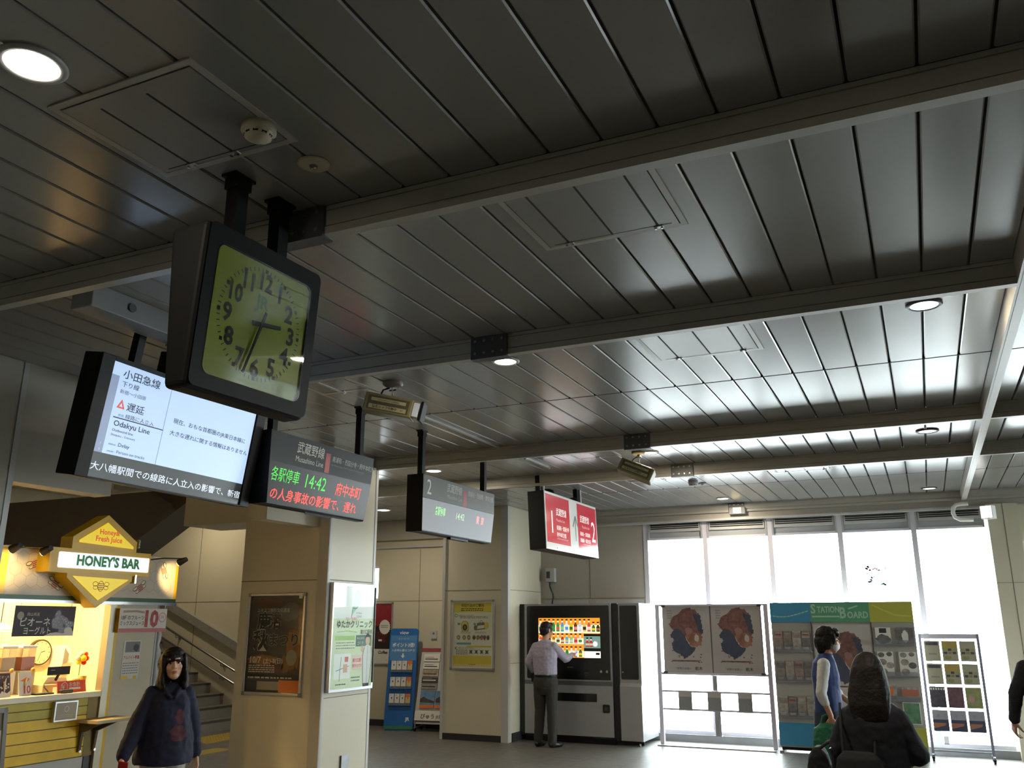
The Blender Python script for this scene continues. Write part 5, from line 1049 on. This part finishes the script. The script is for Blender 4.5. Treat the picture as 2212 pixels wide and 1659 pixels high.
# faded flower sticker on the window
m = MB(); r = random.Random(5); 
def film(name, c):
    k = bpy.data.materials.new(name); k.use_nodes = True; n_ = k.node_tree; n_.nodes.clear(); q = n_.nodes.new('ShaderNodeBsdfTranslucent'); q.inputs[0].default_value = (*c, 1)
    n_.links.new(q.outputs[0], n_.nodes.new('ShaderNodeOutputMaterial').inputs[0]); return k
sp = film('sticker_rose', (.24, .16, .165)); sb = film('sticker_blue', (.19, .225, .25)); sgr = film('sticker_mint', (.19, .245, .235))
for k in range(30): x, z = r.uniform(-.13, .05), r.uniform(.0, .12); m.poly(blob(x, z, .016, .014, 8, .5, r), 0, sp)
for k in range(10): m.poly(blob(r.uniform(.04, .19), r.uniform(.03, .1), .016, .009, 8, .5, r), 0, sp)
for k in range(14): m.poly(blob(r.uniform(-.12, .0), r.uniform(-.12, -.02), .02, .016, 8, .5, r), 0, sb)
for k in range(8): m.poly(blob(r.uniform(.02, .13), r.uniform(-.16, -.1), .02, .014, 8, .5, r), 0, sgr)
tag(m.build('window_sticker', loc=(-.63, 13.715, 2.36)), 'faded rose and blue flower sticker on the second window from the right column', 'sticker')
# ================================================================== people
class Body:
    """overlapping solids fused by a voxel remesh into one continuous skin"""
    def __init__(s): s.b = MB(); s.k = mat('skin', 'c99c7e', .5)
    def cap(s, p, q, r1, r2=None, n=14):
        r2 = r1 if r2 is None else r2
        s.b.cyl(p, q, r1, s.k, n, r2, True); s.b.sph(tuple(p), r1, s.k, n); s.b.sph(tuple(q), r2, s.k, n); return s
    def chain(s, pts, rs):
        for (p, q), (a, b) in zip(zip(pts, pts[1:]), zip(rs, rs[1:])): s.cap(p, q, a, b)
        return s
    def ell(s, c, r, M=None): s.b.sph(tuple(c), tuple(r), s.k, 16, M); return s
    def loft(s, rings, M=None, n=20):
        """rings: (cx, cy, z, rx, ry)"""
        vs = [(cx+rx*cos(2*pi*k/n), cy+ry*sin(2*pi*k/n), z) for cx, cy, z, rx, ry in rings for k in range(n)]
        m = len(rings); fs = [(i*n+k, i*n+(k+1) % n, (i+1)*n+(k+1) % n, (i+1)*n+k) for i in range(m-1) for k in range(n)]
        fs += [tuple(range(n-1, -1, -1)), tuple(range((m-1)*n, m*n))]
        s.b.add(vs, fs, s.k, True, M); return s
    def build(s, name, parent, mats, pick=None, vox=.006, smooth=4, disp=None):
        me = bpy.data.meshes.new('tmp'); me.from_pydata(s.b.v, [], s.b.f); me.update()
        o = bpy.data.objects.new('tmp', me); col.objects.link(o)
        r = o.modifiers.new('r', 'REMESH'); r.mode = 'VOXEL'; r.voxel_size = vox; r.use_smooth_shade = True
        q = o.modifiers.new('s', 'SMOOTH'); q.factor = .5; q.iterations = smooth
        dg = bpy.context.evaluated_depsgraph_get(); dg.update()
        nm = bpy.data.meshes.new_from_object(o.evaluated_get(dg)); nm.name = name
        bpy.data.objects.remove(o); bpy.data.meshes.remove(me)
        nm.materials.clear()
        for m in (mats if isinstance(mats, (list, tuple)) else [mats]): nm.materials.append(m)
        if disp:
            for v in nm.vertices: v.co = disp(v.co)
        nm.polygons.foreach_set('use_smooth', [True]*len(nm.polygons))
        if pick: nm.polygons.foreach_set('material_index', [pick(p.center) for p in nm.polygons])
        nm.update()
        x = bpy.data.objects.new(name, nm); col.objects.link(x); x.parent = parent; return x
V = Vector
def head(b, c, rot, s=1., mask=False):
    """skull, jaw, nose, lips, ears added to body b; face looks along local -Y of rot"""
    M = Matrix.Translation(c) @ rot.to_4x4() @ Matrix.Scale(s, 4)
    e = lambda p, r: b.ell((0, 0, 0), (1, 1, 1), M @ Matrix.Translation(p) @ Matrix.Diagonal((*r, 1)))
    e((0, .012, .035), (.073, .092, .079)); e((0, -.014, -.02), (.062, .076, .086)); e((0, -.046, -.086), (.034, .034, .026)); e((0, -.02, -.062), (.052, .058, .045))
    e((.034, -.06, -.022), (.024, .022, .024)); e((-.034, -.06, -.022), (.024, .022, .024)); e((0, -.076, .036), (.046, .016, .012))
    p = lambda x, y, z: M @ V((x, y, z))
    b.cap(p(0, -.084, .012), p(0, -.102, -.022), .0075*s, .0115*s); e((.011, -.092, -.026), (.008, .009, .007)); e((-.011, -.092, -.026), (.008, .009, .007))
    e((0, -.086, -.053), (.021, .009, .0055)); e((0, -.083, -.063), (.018, .010, .0065))
    for q in (-1, 1): e((q*.073, .012, -.006), (.010, .020, .030))
    return M
def face_parts(parent, M, brow='241a16'):
    ew = mat('eye_white', 'd9d4cc', .3); ei = mat('iris_dark', '1c1310', .2)
    for q in (-1, 1):
        o = MB().sph((q*.0295, -.0805, .004), (.0135, .007, .0062), ew, 14, M).sph((q*.0295, -.0845, .004), (.0062, .0042, .0062), ei, 12, M).build('eye', parent)
        MB().tube([tuple(M @ V((q*.013, -.086, .024))), tuple(M @ V((q*.028, -.0875, .029))), tuple(M @ V((q*.046, -.078, .024)))], .0024, mat('brow_'+brow, brow, .7), 6).build('eyebrow', parent)
        MB().tube([tuple(M @ V((q*.0155, -.0835, .005))), tuple(M @ V((q*.029, -.0875, .0115))), tuple(M @ V((q*.044, -.079, .005)))], .0018, mat('brow_'+brow), 6).build('eyelid', parent)
    m = MB().sph((0, -.0905, -.0545), (.019, .005, .0042), mat('lips', 'a8625a', .45), 12, M).sph((0, -.0885, -.0625), (.016, .0055, .005), mat('lips'), 12, M); m.build('lips', parent)
def hand(b, wrist, d, side, palm, curl=.5, s=1., spread=1., point=False):
    """palm, four fingers of different length and a thumb; d points to the fingers, palm is the palm normal"""
    d = V(d).normalized(); n = V(palm); n = (n-d*n.dot(d)).normalized(); t = d.cross(n)*side      # t: towards the thumb
    W = V(wrist)
    P = lambda a, c, e=0: W+(d*a+t*c+n*e)*s
    b.cap(P(.0, .0), P(.03, .008), .024*s, .022*s)
    for c in (-.03, -.0105, .009, .028): b.cap(P(.025, c*.75), P(.088, c), .0135*s, .0115*s)
    for i, (c, L) in enumerate(((-.0325, .055), (-.0115, .07), (.010, .076), (.031, .068))):
        k = curl
        if point: k = .08 if i == 3 else 1.15
        p = P(.092, c*spread); a = k*.55; u = d; q = p
        for j, (l, rr) in enumerate(((.45, .0085), (.31, .0078), (.26, .007))):
            v = (d*cos(a)+n*sin(a)); nx = q+v*L*l*s; b.cap(q, nx, rr*s, rr*.93*s, 10); q = nx; a += k*.75
    p = P(.02, .026, .006); v = (d*.62+t*.66+n*.42).normalized(); q = p+v*.042*s; b.cap(p, q, .0125*s, .0105*s, 10)
    v2 = (d*.85+t*.15+n*(.3+.5*curl)).normalized(); b.cap(q, q+v2*.034*s, .0098*s, .0082*s, 10)
def figure(b, J, k=1., skinny=1.):
    """the whole body from joints J (dict of Vectors)"""
    pel, ch, nk = J['pelvis'], J['chest'], J['neck']
    b.chain([pel+V((0, 0, -.03)), pel+V((0, 0, .10)), ch+V((0, 0, -.05)), ch+V((0, 0, .06))], [.115*k, .105*k, .115*k, .105*k])
    for q in 'LR':
        sg = 1 if q == 'L' else -1
        b.cap(pel+V((sg*.075*k, .01, -.02)), pel+V((sg*.06*k, .0, .06)), .09*k, .085*k)
        b.cap(ch+V((sg*.06, .0, .0)), J['sh'+q]+V((-sg*.04, 0, -.04)), .092*k, .044*k)
        b.chain([J['hip'+q], J['kn'+q], J['an'+q]], [.078*k*skinny, .052*k*skinny, .036*k]); b.cap(J['kn'+q]+(J['an'+q]-J['kn'+q])*.3+V((0, .012, 0)), J['kn'+q]+(J['an'+q]-J['kn'+q])*.45+V((0, .01, 0)), .05*k*skinny, .046*k*skinny)
        b.cap(J['an'+q]+V((0, .015, -.03)), J['to'+q], .034*k, .026*k)
        b.chain([J['sh'+q]+V((-sg*.026, 0, -.036)), J['el'+q], J['wr'+q]], [.040*k, .036*k, .026*k])
    b.chain([ch+V((0, .01, .06)), nk, J['head']+V((0, .01, -.06))], [.07*k, .052, .05])
def shoe(parent, an, to, m, name='shoe', sole=None):
    b = Body(); d = (to-an); d.z = 0; d.normalize()
    b.cap(V((an.x, an.y, .045))-d*.02, V((to.x, to.y, .035))-d*.01, .043, .036); b.cap(V((an.x, an.y, .04))-d*.035, V((an.x, an.y, .08)), .036, .042); b.cap(V((to.x, to.y, .035))-d*.06, V((to.x, to.y, .032)), .043, .034)
    o = b.build(name, parent, m, None, .007, 3, lambda c: V((c.x, c.y, max(c.z, .004))))
    return o
def rotz(a): return Matrix.Rotation(a, 3, 'Z')
hair_k = mat('hair_black', '15100e', .55, spec=.3, noise=.25, nscale=60, bump=.35, bscale=90)
skin_g = mat('skin_girl', 'd6ab92', .5, noise=.03); skin_m = mat('skin_man', 'b98a6c', .5, noise=.04)
def hairfix(b, M, e): b.ell((0, 0, 0), (1, 1, 1), M @ Matrix.Translation(e[0]) @ Matrix.Diagonal((*e[1], 1)))
def wrinkle(amp, f, seed):
    from mathutils import noise
    return lambda c: c+noise.noise_vector(V((c.x*f, c.y*f, c.z*f*.6+seed)))*amp+noise.noise_vector(V((c.x*f*2.3, c.y*f*2.3, c.z*f*3+seed)))*amp*.42
# ---------------------------------------------------------------- girl in the dark hoodie, walking towards the kiosk corner
g = thing('person', 'person with dark bob hair and oversized navy hoodie walking in front of the juice bar', 'person', (-5.47, 5.44, 0), R(58))
J = dict(pelvis=V((0, .02, .80)), chest=V((0, .01, 1.10)), neck=V((0, 0, 1.265)), head=V((.0, -.03, 1.385)), shL=V((.135, .01, 1.175)), shR=V((-.135, .01, 1.175)), elL=V((.205, .06, .945)), wrL=V((.245, .04, .72)), elR=V((-.225, .0, .945)), wrR=V((-.31, -.10, .735)),
    hipL=V((.08, .01, .77)), hipR=V((-.08, .01, .77)), knL=V((.085, .08, .42)), anL=V((.085, .24, .14)), toL=V((.09, .14, .05)), knR=V((-.085, -.09, .43)), anR=V((-.085, -.14, .07)), toR=V((-.09, -.29, .03)))
b = Body(); figure(b, J, .88); HR = Euler((R(-4), R(-5), R(-8))).to_matrix(); HM = head(b, J['head'], HR, 1.04)
hand(b, J['wrR']+V((-.012, -.02, -.012)), (-.2, -.25, -1), -1, (.9, -.2, 0), .75, .92); hand(b, J['wrL']+V((.005, -.005, -.02)), (.1, -.1, -1), 1, (-.9, -.1, 0), .6, .92)
b.build('body', g, skin_g, None, .0045, 3); face_parts(g, HM)
# bob with bangs
b = Body(); F = lambda c, r: hairfix(b, HM, (c, r))
b.loft([(0, .065, -.225, .08, .03), (0, .06, -.20, .114, .05), (0, .055, -.15, .118, .058), (0, .045, -.09, .112, .072), (0, .027, -.02, .104, .088), (0, .02, .045, .096, .097), (0, .016, .085, .080, .085), (0, .015, .112, .056, .06), (0, .015, .126, .03, .03)], HM)
for q in (-1, 1): F((q*.077, -.03, .0), (.020, .040, .075)); F((q*.082, -.022, -.09), (.020, .040, .075)); F((q*.074, -.02, -.155), (.024, .036, .04))
F((0, -.056, .075), (.066, .036, .034))
for i in range(7): F((-.054+.018*i, -.084+.0032*(i-3)**2, .039-.003*abs(i-3)), (.0135, .010, .026))
b.build('hair', g, hair_k, None, .005, 3, wrinkle(.004, 22, 1))
navy = mat('hoodie_navy', '181b33', .85, noise=.15, nscale=5, bump=.4, bscale=18); hred = mat('hoodie_print_red', '4e1f2c', .8, noise=.3, nscale=22)
b = Body()
b.loft([(0, .02, .655, .215, .165), (0, .02, .70, .222, .170), (0, .015, .85, .205, .155), (0, .01, 1.0, .172, .135), (0, .01, 1.12, .158, .120), (0, .01, 1.18, .135, .10), (0, .01, 1.225, .095, .08), (0, .01, 1.25, .07, .065)])
for q in 'LR': b.chain([J['sh'+q]+V((0, 0, -.01)), J['el'+q], J['wr'+q]+(J['el'+q]-J['wr'+q])*.02], [.060, .066, .052]); b.cap(J['wr'+q]+(J['el'+q]-J['wr'+q])*.15, J['wr'+q]+(J['el'+q]-J['wr'+q])*.05, .058, .046)
b.loft([(0, .06, 1.13, .11, .07), (0, .07, 1.19, .12, .075), (0, .06, 1.24, .09, .06)])
b.cap(V((-.075, -.06, 1.22)), V((-.015, -.115, 1.15)), .016); b.cap(V((.075, -.06, 1.22)), V((.015, -.115, 1.15)), .016)
import mathutils
def hoodpick(c):
    v = mathutils.noise.noise(c*24)*.02
    return 1 if c.y < 0 and math.hypot((c.x-.06)*1.0, (c.z-.88)*.95)+v < .058 else (1 if c.y < 0 and math.hypot((c.x-.065)*1.6, (c.z-1.0))+v < .055 else 0)
b.build('hoodie', g, [navy, hred], hoodpick, .008, 3, wrinkle(.012, 9, 3))
b = Body()
for q in 'LR': b.chain([J['hip'+q]+V((0, 0, -.05)), J['kn'+q], J['an'+q]], [.10, .075, .055])
b.build('trousers', g, mat('trousers_pale', 'b8b2a4', .8, bump=.3, bscale=15), None, .008, 3)
for q in 'LR': shoe(g, J['an'+q], J['to'+q], mat('shoe_white', 'c9c7c2', .6))
t = MB().box(-.036, .036, -.006, .006, -.07, .07, mat('phone_red', 'b01c28', .3), .006)
o = t.build('mobile_phone'); o.location = Matrix.Translation((-5.47, 5.44, 0)) @ Matrix.Rotation(R(58), 4, 'Z') @ V((-.325, -.185, .655)); o.rotation_euler = (R(20), R(8), R(30)); tag(o, 'red phone case held low in the hand of the person in the hoodie', 'phone')
# ---------------------------------------------------------------- man choosing a drink
p = thing('person', 'man in pale lilac shirt and dark trousers pressing the vending machine screen', 'person', (-5.12, 12.23, 0), R(170))
J = dict(pelvis=V((0, 0, .93)), chest=V((0, .02, 1.26)), neck=V((0, .0, 1.46)), head=V((-.01, -.035, 1.59)), shL=V((.175, .01, 1.385)), shR=V((-.175, 0, 1.385)), elL=V((.255, .06, 1.14)), wrL=V((.235, -.10, .97)), elR=V((-.255, -.14, 1.19)), wrR=V((-.205, -.375, 1.22)),
    hipL=V((.09, 0, .90)), hipR=V((-.09, 0, .90)), knL=V((.105, -.01, .49)), anL=V((.115, .03, .08)), toL=V((.125, -.13, .03)), knR=V((-.095, -.015, .49)), anR=V((-.12, .02, .08)), toR=V((-.16, -.13, .03)))
b = Body(); figure(b, J); HM = head(b, J['head'], Euler((R(6), 0, R(-18))).to_matrix(), 1.0)
hand(b, J['wrR']+V((0, -.01, .005)), (.05, -.8, .35), -1, (.2, -.3, -1), .5, .95, point=True); hand(b, J['wrL']+V((0, -.01, -.01)), (-.1, -.6, -.7), 1, (-.8, 0, -.3), .7, .95)
b.build('body', p, skin_m, None, .005, 3); face_parts(p, HM)
b = Body(); F((0, 0, 0), (.001, .001, .001)) if 0 else None
G = lambda c, r: hairfix(b, HM, (c, r))
G((0, .02, .048), (.080, .096, .078)); G((0, .05, -.005), (.078, .068, .07)); G((0, .07, -.05), (.055, .04, .035)); G((0, -.055, .088), (.055, .035, .028))
for q in (-1, 1): G((q*.070, -.01, .015), (.012, .03, .04))
b.build('hair', p, hair_k, None, .005, 3, wrinkle(.003, 30, 1))
shirt = mat('shirt_lilac', 'a49eb0', .75, noise=.05, bump=.5, bscale=16)
b = Body()
b.loft([(0, .0, .955, .172, .128), (0, .0, .99, .182, .136), (0, .01, 1.10, .186, .134), (0, .015, 1.24, .198, .136), (0, .01, 1.36, .195, .118), (0, .005, 1.42, .12, .085), (0, 0, 1.455, .068, .065)])
for q, sg in (('L', 1), ('R', -1)): b.chain([J['sh'+q]+V((-sg*.022, 0, -.03)), J['el'+q], J['wr'+q]], [.070, .058, .044])
b.build('shirt', p, shirt, None, .007, 3, wrinkle(.009, 11, 5))
b = Body(); b.loft([(0, 0, .70, .15, .08), (0, 0, .78, .185, .13), (0, 0, .84, .192, .145), (0, 0, .90, .188, .145), (0, 0, .955, .172, .128), (0, 0, .965, .170, .126)])
for q in 'LR': b.chain([J['hip'+q]+V((0, 0, -.02)), J['kn'+q], J['an'+q]+V((0, 0, .0))], [.102, .078, .062])
b.build('trousers', p, mat('trousers_charcoal', '33332f', .85, bump=.4, bscale=14), None, .008, 3, wrinkle(.008, 9, 2))
b = Body(); b.loft([(0, 0, .945, .184, .140), (0, 0, .978, .184, .140)]); b.build('belt', p, mat('belt_black', '151414', .4), None, .006, 2)
for q in 'LR': shoe(p, J['an'+q], J['to'+q], mat('shoe_black', '131212', .35))
MB().box(-.03, .03, -.02, .03, -.06, .06, black, .008).build('belt_pouch', p, (.20, .0, .93))
# ---------------------------------------------------------------- woman in the blue vest, seen from her right side
p = thing('person', 'woman in blue vest with white sleeves and face mask looking at the station board', 'person', (-.91, 8.93, 0), R(97))
J = dict(pelvis=V((0, .02, .92)), chest=V((0, .02, 1.23)), neck=V((0, -.0, 1.40)), head=V((0, -.03, 1.535)), shL=V((.165, .02, 1.345)), shR=V((-.165, .03, 1.345)), elL=V((.215, -.03, 1.10)), wrL=V((.19, -.17, .98)), elR=V((-.215, .075, 1.08)), wrR=V((-.215, .01, .89)),
    hipL=V((.085, .01, .89)), hipR=V((-.085, .01, .89)), knL=V((.08, -.02, .47)), anL=V((.08, .03, .08)), toL=V((.085, -.12, .03)), knR=V((-.08, .0, .47)), anR=V((-.085, .06, .08)), toR=V((-.09, -.09, .03)))
b = Body(); figure(b, J, .92); HM = head(b, J['head'], Euler((R(4), 0, R(6))).to_matrix(), 1.0)
hand(b, J['wrR']+V((0, -.0, -.012)), (.0, -.12, -1), -1, (.9, -.2, 0), .95, .95); hand(b, J['wrL']+V((0, -.01, 0)), (-.1, -1, -.2), 1, (-.5, 0, -.8), .7, .95)
b.build('body', p, skin_m, None, .005, 3); face_parts(p, HM)
b = Body(); G((0, .02, .05), (.084, .102, .084)); G((0, .055, -.02), (.08, .075, .09)); G((0, .06, -.08), (.06, .045, .05)); G((0, -.06, .082), (.06, .035, .035))
for q in (-1, 1): G((q*.073, .015, -.015), (.018, .05, .07)); G((q*.070, -.03, .01), (.014, .03, .05))
for i in range(5): G((-.04+.02*i, -.085, .055), (.014, .012, .02))
b.build('hair', p, hair_k, None, .005, 3, wrinkle(.005, 24, 2))
b = Body(); hairfix(b, HM, ((0, -.052, -.045), (.058, .054, .052))); b.build('face_mask', p, mat('mask_white', 'e2e2de', .7, bump=.3, bscale=40), None, .005, 2)
MB().tube([tuple(HM @ V((-.055, -.06, -.025))), tuple(HM @ V((-.078, -.01, -.002))), tuple(HM @ V((-.074, .022, -.01)))], .0016, white, 6).build('mask_loop', p)
vest = mat('vest_blue', '22386a', .75, noise=.08, bump=.3, bscale=18)
b = Body()
b.loft([(0, .02, .90, .165, .125), (0, .02, .98, .165, .125), (0, .02, 1.10, .158, .118), (0, .02, 1.22, .165, .128), (0, .02, 1.34, .150, .105), (0, .01, 1.385, .10, .08), (0, .0, 1.42, .062, .06)])
b.build('vest', p, vest, None, .007, 3, wrinkle(.007, 10, 6))
b = Body()
for q in 'LR': b.chain([J['sh'+q]+V((-.022 if q == 'L' else .022, 0, -.02)), J['el'+q], J['el'+q]*.6+J['wr'+q]*.4], [.060, .048, .042])
b.build('sleeves', p, mat('sleeve_white', 'c9cbca', .75, bump=.4, bscale=16), None, .007, 3, wrinkle(.008, 12, 7))
b = Body(); b.loft([(0, .02, .78, .172, .14), (0, .02, .90, .165, .132), (0, .02, .96, .155, .12)])
for q in 'LR': b.chain([J['hip'+q]+V((0, 0, -.02)), J['kn'+q], J['an'+q]], [.098, .074, .055])
b.build('trousers', p, mat('trousers_navy', '20283c', .85, bump=.3, bscale=14), None, .008, 3)
for q in 'LR': shoe(p, J['an'+q], J['to'+q], mat('shoe_black'))
# green cloth bag in her hand
gm = mat('bag_green', '1f6a4c', .7, noise=.2, nscale=8, bump=.5, bscale=12)
b = Body(); b.loft([(0, 0, -.34, .10, .06), (0, 0, -.30, .125, .075), (0, 0, -.20, .135, .08), (0, 0, -.10, .115, .06), (0, 0, -.055, .07, .03)])
b.chain([V((-.06, 0, -.07)), V((-.03, 0, .0)), V((0, 0, .012)), V((.03, 0, .0)), V((.06, 0, -.07))], [.014, .009, .009, .009, .014])
o = b.build('cloth_bag', None, gm, None, .006, 3, wrinkle(.012, 14, 4))
o.location = Matrix.Translation((-.91, 8.93, 0)) @ Matrix.Rotation(R(97), 4, 'Z') @ V((-.215, .05, .885)); o.rotation_euler = (0, 0, R(15)); tag(o, 'green cloth bag held by the woman in the blue vest', 'bag')
# ---------------------------------------------------------------- woman seen from behind, black coat, rucksack
p = thing('person', 'long-haired woman in black coat seen from behind in front of the station board', 'person', (-.37, 5.86, 0), R(178))
J = dict(pelvis=V((0, 0, .84)), chest=V((0, .0, 1.12)), neck=V((0, -.01, 1.275)), head=V((0, -.04, 1.395)), shL=V((.150, 0, 1.185)), shR=V((-.150, 0, 1.185)), elL=V((.205, .01, .97)), wrL=V((.15, -.20, .92)), elR=V((-.225, .01, .97)), wrR=V((-.12, -.20, .93)),
    hipL=V((.085, 0, .81)), hipR=V((-.085, 0, .81)), knL=V((.085, -.01, .44)), anL=V((.09, .03, .08)), toL=V((.1, -.12, .03)), knR=V((-.085, -.01, .44)), anR=V((-.09, .03, .08)), toR=V((-.1, -.12, .03)))
b = Body(); figure(b, J, .92); HM = head(b, J['head'], Euler((R(14), 0, 0)).to_matrix(), .98)
hand(b, J['wrR']+V((.01, -.02, 0)), (.5, -.8, .2), -1, (.3, .3, .9), .8, .92); hand(b, J['wrL']+V((-.01, -.02, 0)), (-.5, -.8, .2), 1, (-.3, .3, .9), .8, .92)
b.build('body', p, skin_g, None, .005, 3); face_parts(p, HM)
b = Body(); b.loft([(0, .075, -.32, .06, .012), (0, .08, -.28, .10, .03), (0, .075, -.20, .122, .056), (0, .055, -.12, .122, .078), (0, .04, -.05, .114, .092), (0, .028, .02, .102, .102), (0, .02, .07, .083, .092), (0, .018, .105, .062, .07), (0, .018, .128, .03, .035)], HM)
for q in (-1, 1): G((q*.082, -.02, -.05), (.02, .045, .09))
b.build('hair', p, mat('hair_dark_brown', '1a1512', .6, spec=.3, noise=.25, nscale=50, bump=.35, bscale=80), None, .006, 3, wrinkle(.004, 20, 1))
coat = mat('coat_black', '191c28', .8, noise=.15, nscale=6, bump=.35, bscale=16)
b = Body()
b.loft([(0, .01, .50, .235, .18), (0, .01, .70, .215, .165), (0, .0, .86, .195, .15), (0, .0, 1.0, .186, .145), (0, .0, 1.12, .186, .138), (0, .0, 1.19, .165, .12), (0, .0, 1.235, .125, .095), (0, .0, 1.27, .085, .08), (0, -.0, 1.30, .075, .07)])
for q, sg in (('L', 1), ('R', -1)): b.chain([J['sh'+q]+V((-sg*.022, 0, -.03)), J['el'+q], J['wr'+q]], [.064, .062, .048])
b.build('coat', p, coat, None, .008, 3, wrinkle(.010, 9, 8))
b = Body()
for q in 'LR': b.chain([J['hip'+q]+V((0, 0, -.05)), J['kn'+q], J['an'+q]], [.09, .065, .05])
b.build('trousers', p, mat('trousers_black', '131318', .85), None, .008, 3)
for q in 'LR': shoe(p, J['an'+q], J['to'+q], mat('shoe_black'))
# rucksack on her back
CB = Matrix.Translation((-.37, 5.86, 0)) @ Matrix.Rotation(R(178), 4, 'Z')
t = thing('rucksack', 'black rucksack hanging low on the back of the long-haired woman', 'bag', (0, 0, 0)); t.matrix_world = CB @ Matrix.Translation((.075, .185, .70))
rm = mat('rucksack_black', '13151b', .75, bump=.3, bscale=20)
b = Body(); b.loft([(0, 0, -.02, .11, .05), (0, 0, .02, .14, .07), (0, 0, .16, .14, .07), (0, 0, .25, .12, .045), (0, 0, .29, .08, .02)]); b.build('bag_body', t, rm, None, .008, 4)
b = Body(); b.loft([(0, .07, .02, .10, .03), (0, .08, .10, .11, .035), (0, .075, .17, .10, .025)]); b.build('front_pocket', t, rm, None, .007, 3)
MB().tube([(-.105, .105, .17), (-.06, .115, .178), (0, .118, .18), (.06, .115, .178), (.105, .105, .17)], .004, dgrey, 6).build('zip', t)
MB().box(.118, .126, .075, .08, .165, .20, lgrey).build('zip_pull', t)
for q in (-1, 1): MB().tube([(q*.085, -.02, .27), (q*.09, -.06, .36), (q*.095, -.11, .46), (q*.10, -.19, .53)], .008, coat, 8).build('strap', t)
# black shoulder bag and white umbrella at her left side
t = thing('shoulder_bag', 'black shoulder bag at the left hip of the long-haired woman', 'bag', (0, 0, 0)); t.matrix_world = CB @ Matrix.Translation((.325, -.03, .66))
b = Body(); b.loft([(0, 0, 0, .04, .08), (0, 0, .03, .05, .10), (.0, 0, .2, .07, .13), (.0, 0, .28, .055, .12), (0, 0, .32, .02, .10)]); b.build('bag_body', t, rm, None, .008, 4, wrinkle(.01, 12, 9))
MB().tube([(0, -.07, .30), (-.05, -.05, .34), (-.10, .0, .36), (-.05, .05, .34), (0, .07, .30)], .009, rm, 8).build('strap', t)
t = thing('umbrella', 'slim white umbrella hanging beside the black shoulder bag', 'umbrella', (0, 0, 0)); t.matrix_world = CB @ Matrix.Translation((.225, .145, .28))
MB().cyl((0, 0, 0), (0, 0, .08), .004, grey, 8).lathe([(.006, .05), (.018, .12), (.022, .35), (.016, .56), (.006, .60)], white, 12).build('canopy', t)
MB().tube([(0, 0, .6), (0, 0, .68), (0, .02, .715), (0, .05, .71)], .008, dgrey, 8).build('handle', t)
# ---------------------------------------------------------------- person half out of frame at the right
p = thing('person', 'person in dark knit top cut by the right picture edge, one bare hand hanging', 'person', (.80, 8.43, 0), R(172))
J = dict(pelvis=V((0, 0, .93)), chest=V((0, .0, 1.25)), neck=V((0, .0, 1.43)), head=V((0, -.03, 1.56)), shL=V((.17, 0, 1.375)), shR=V((-.17, 0, 1.375)), elL=V((.235, .04, 1.14)), wrL=V((.275, -.05, .945)), elR=V((-.24, .03, 1.12)), wrR=V((-.25, -.06, .90)),
    hipL=V((.09, 0, .90)), hipR=V((-.09, 0, .90)), knL=V((.09, -.01, .48)), anL=V((.09, .03, .08)), toL=V((.1, -.13, .03)), knR=V((-.09, -.01, .48)), anR=V((-.09, .03, .08)), toR=V((-.1, -.13, .03)))
b = Body(); figure(b, J); HM = head(b, J['head'], Euler((0, 0, 0)).to_matrix(), 1.0)
hand(b, J['wrL']+V((.003, -.006, -.012)), (.12, -.3, -1), 1, (-.8, -.4, 0), .75, .98); hand(b, J['wrR']+V((0, 0, -.012)), (0, -.2, -1), -1, (.9, 0, 0), .6, .98)
b.build('body', p, skin_m, None, .005, 3); face_parts(p, HM)
b = Body(); G((0, .02, .048), (.082, .098, .080)); G((0, .05, -.005), (.08, .07, .075))
for q in (-1, 1): G((q*.07, .0, .0), (.014, .04, .05))
b.build('hair', p, hair_k, None, .006, 3)
b = Body()
b.loft([(0, 0, .90, .18, .135), (0, 0, 1.0, .178, .132), (0, 0, 1.15, .178, .13), (0, 0, 1.27, .188, .13), (0, 0, 1.36, .17, .112), (0, 0, 1.41, .09, .08)])
kn = mat('knit_dark', '26282e', .9, noise=.3, nscale=60, bump=.6, bscale=60)
b.build('vest', p, mat('vest_dark', '202832', .85), None, .008, 3, wrinkle(.008, 10, 3))
b = Body()
for q, sg in (('L', 1), ('R', -1)): b.chain([J['sh'+q]+V((-sg*.022, 0, -.03)), J['el'+q], J['wr'+q]], [.060, .054, .042])
b.build('sleeves', p, kn, None, .007, 3, wrinkle(.006, 14, 3))
b = Body(); b.loft([(0, 0, .80, .185, .14), (0, 0, .94, .17, .125)])
for q in 'LR': b.chain([J['hip'+q]+V((0, 0, -.02)), J['kn'+q], J['an'+q]], [.10, .076, .06])
b.build('trousers', p, mat('trousers_black'), None, .008, 3)
for q in 'LR': shoe(p, J['an'+q], J['to'+q], mat('shoe_black'))
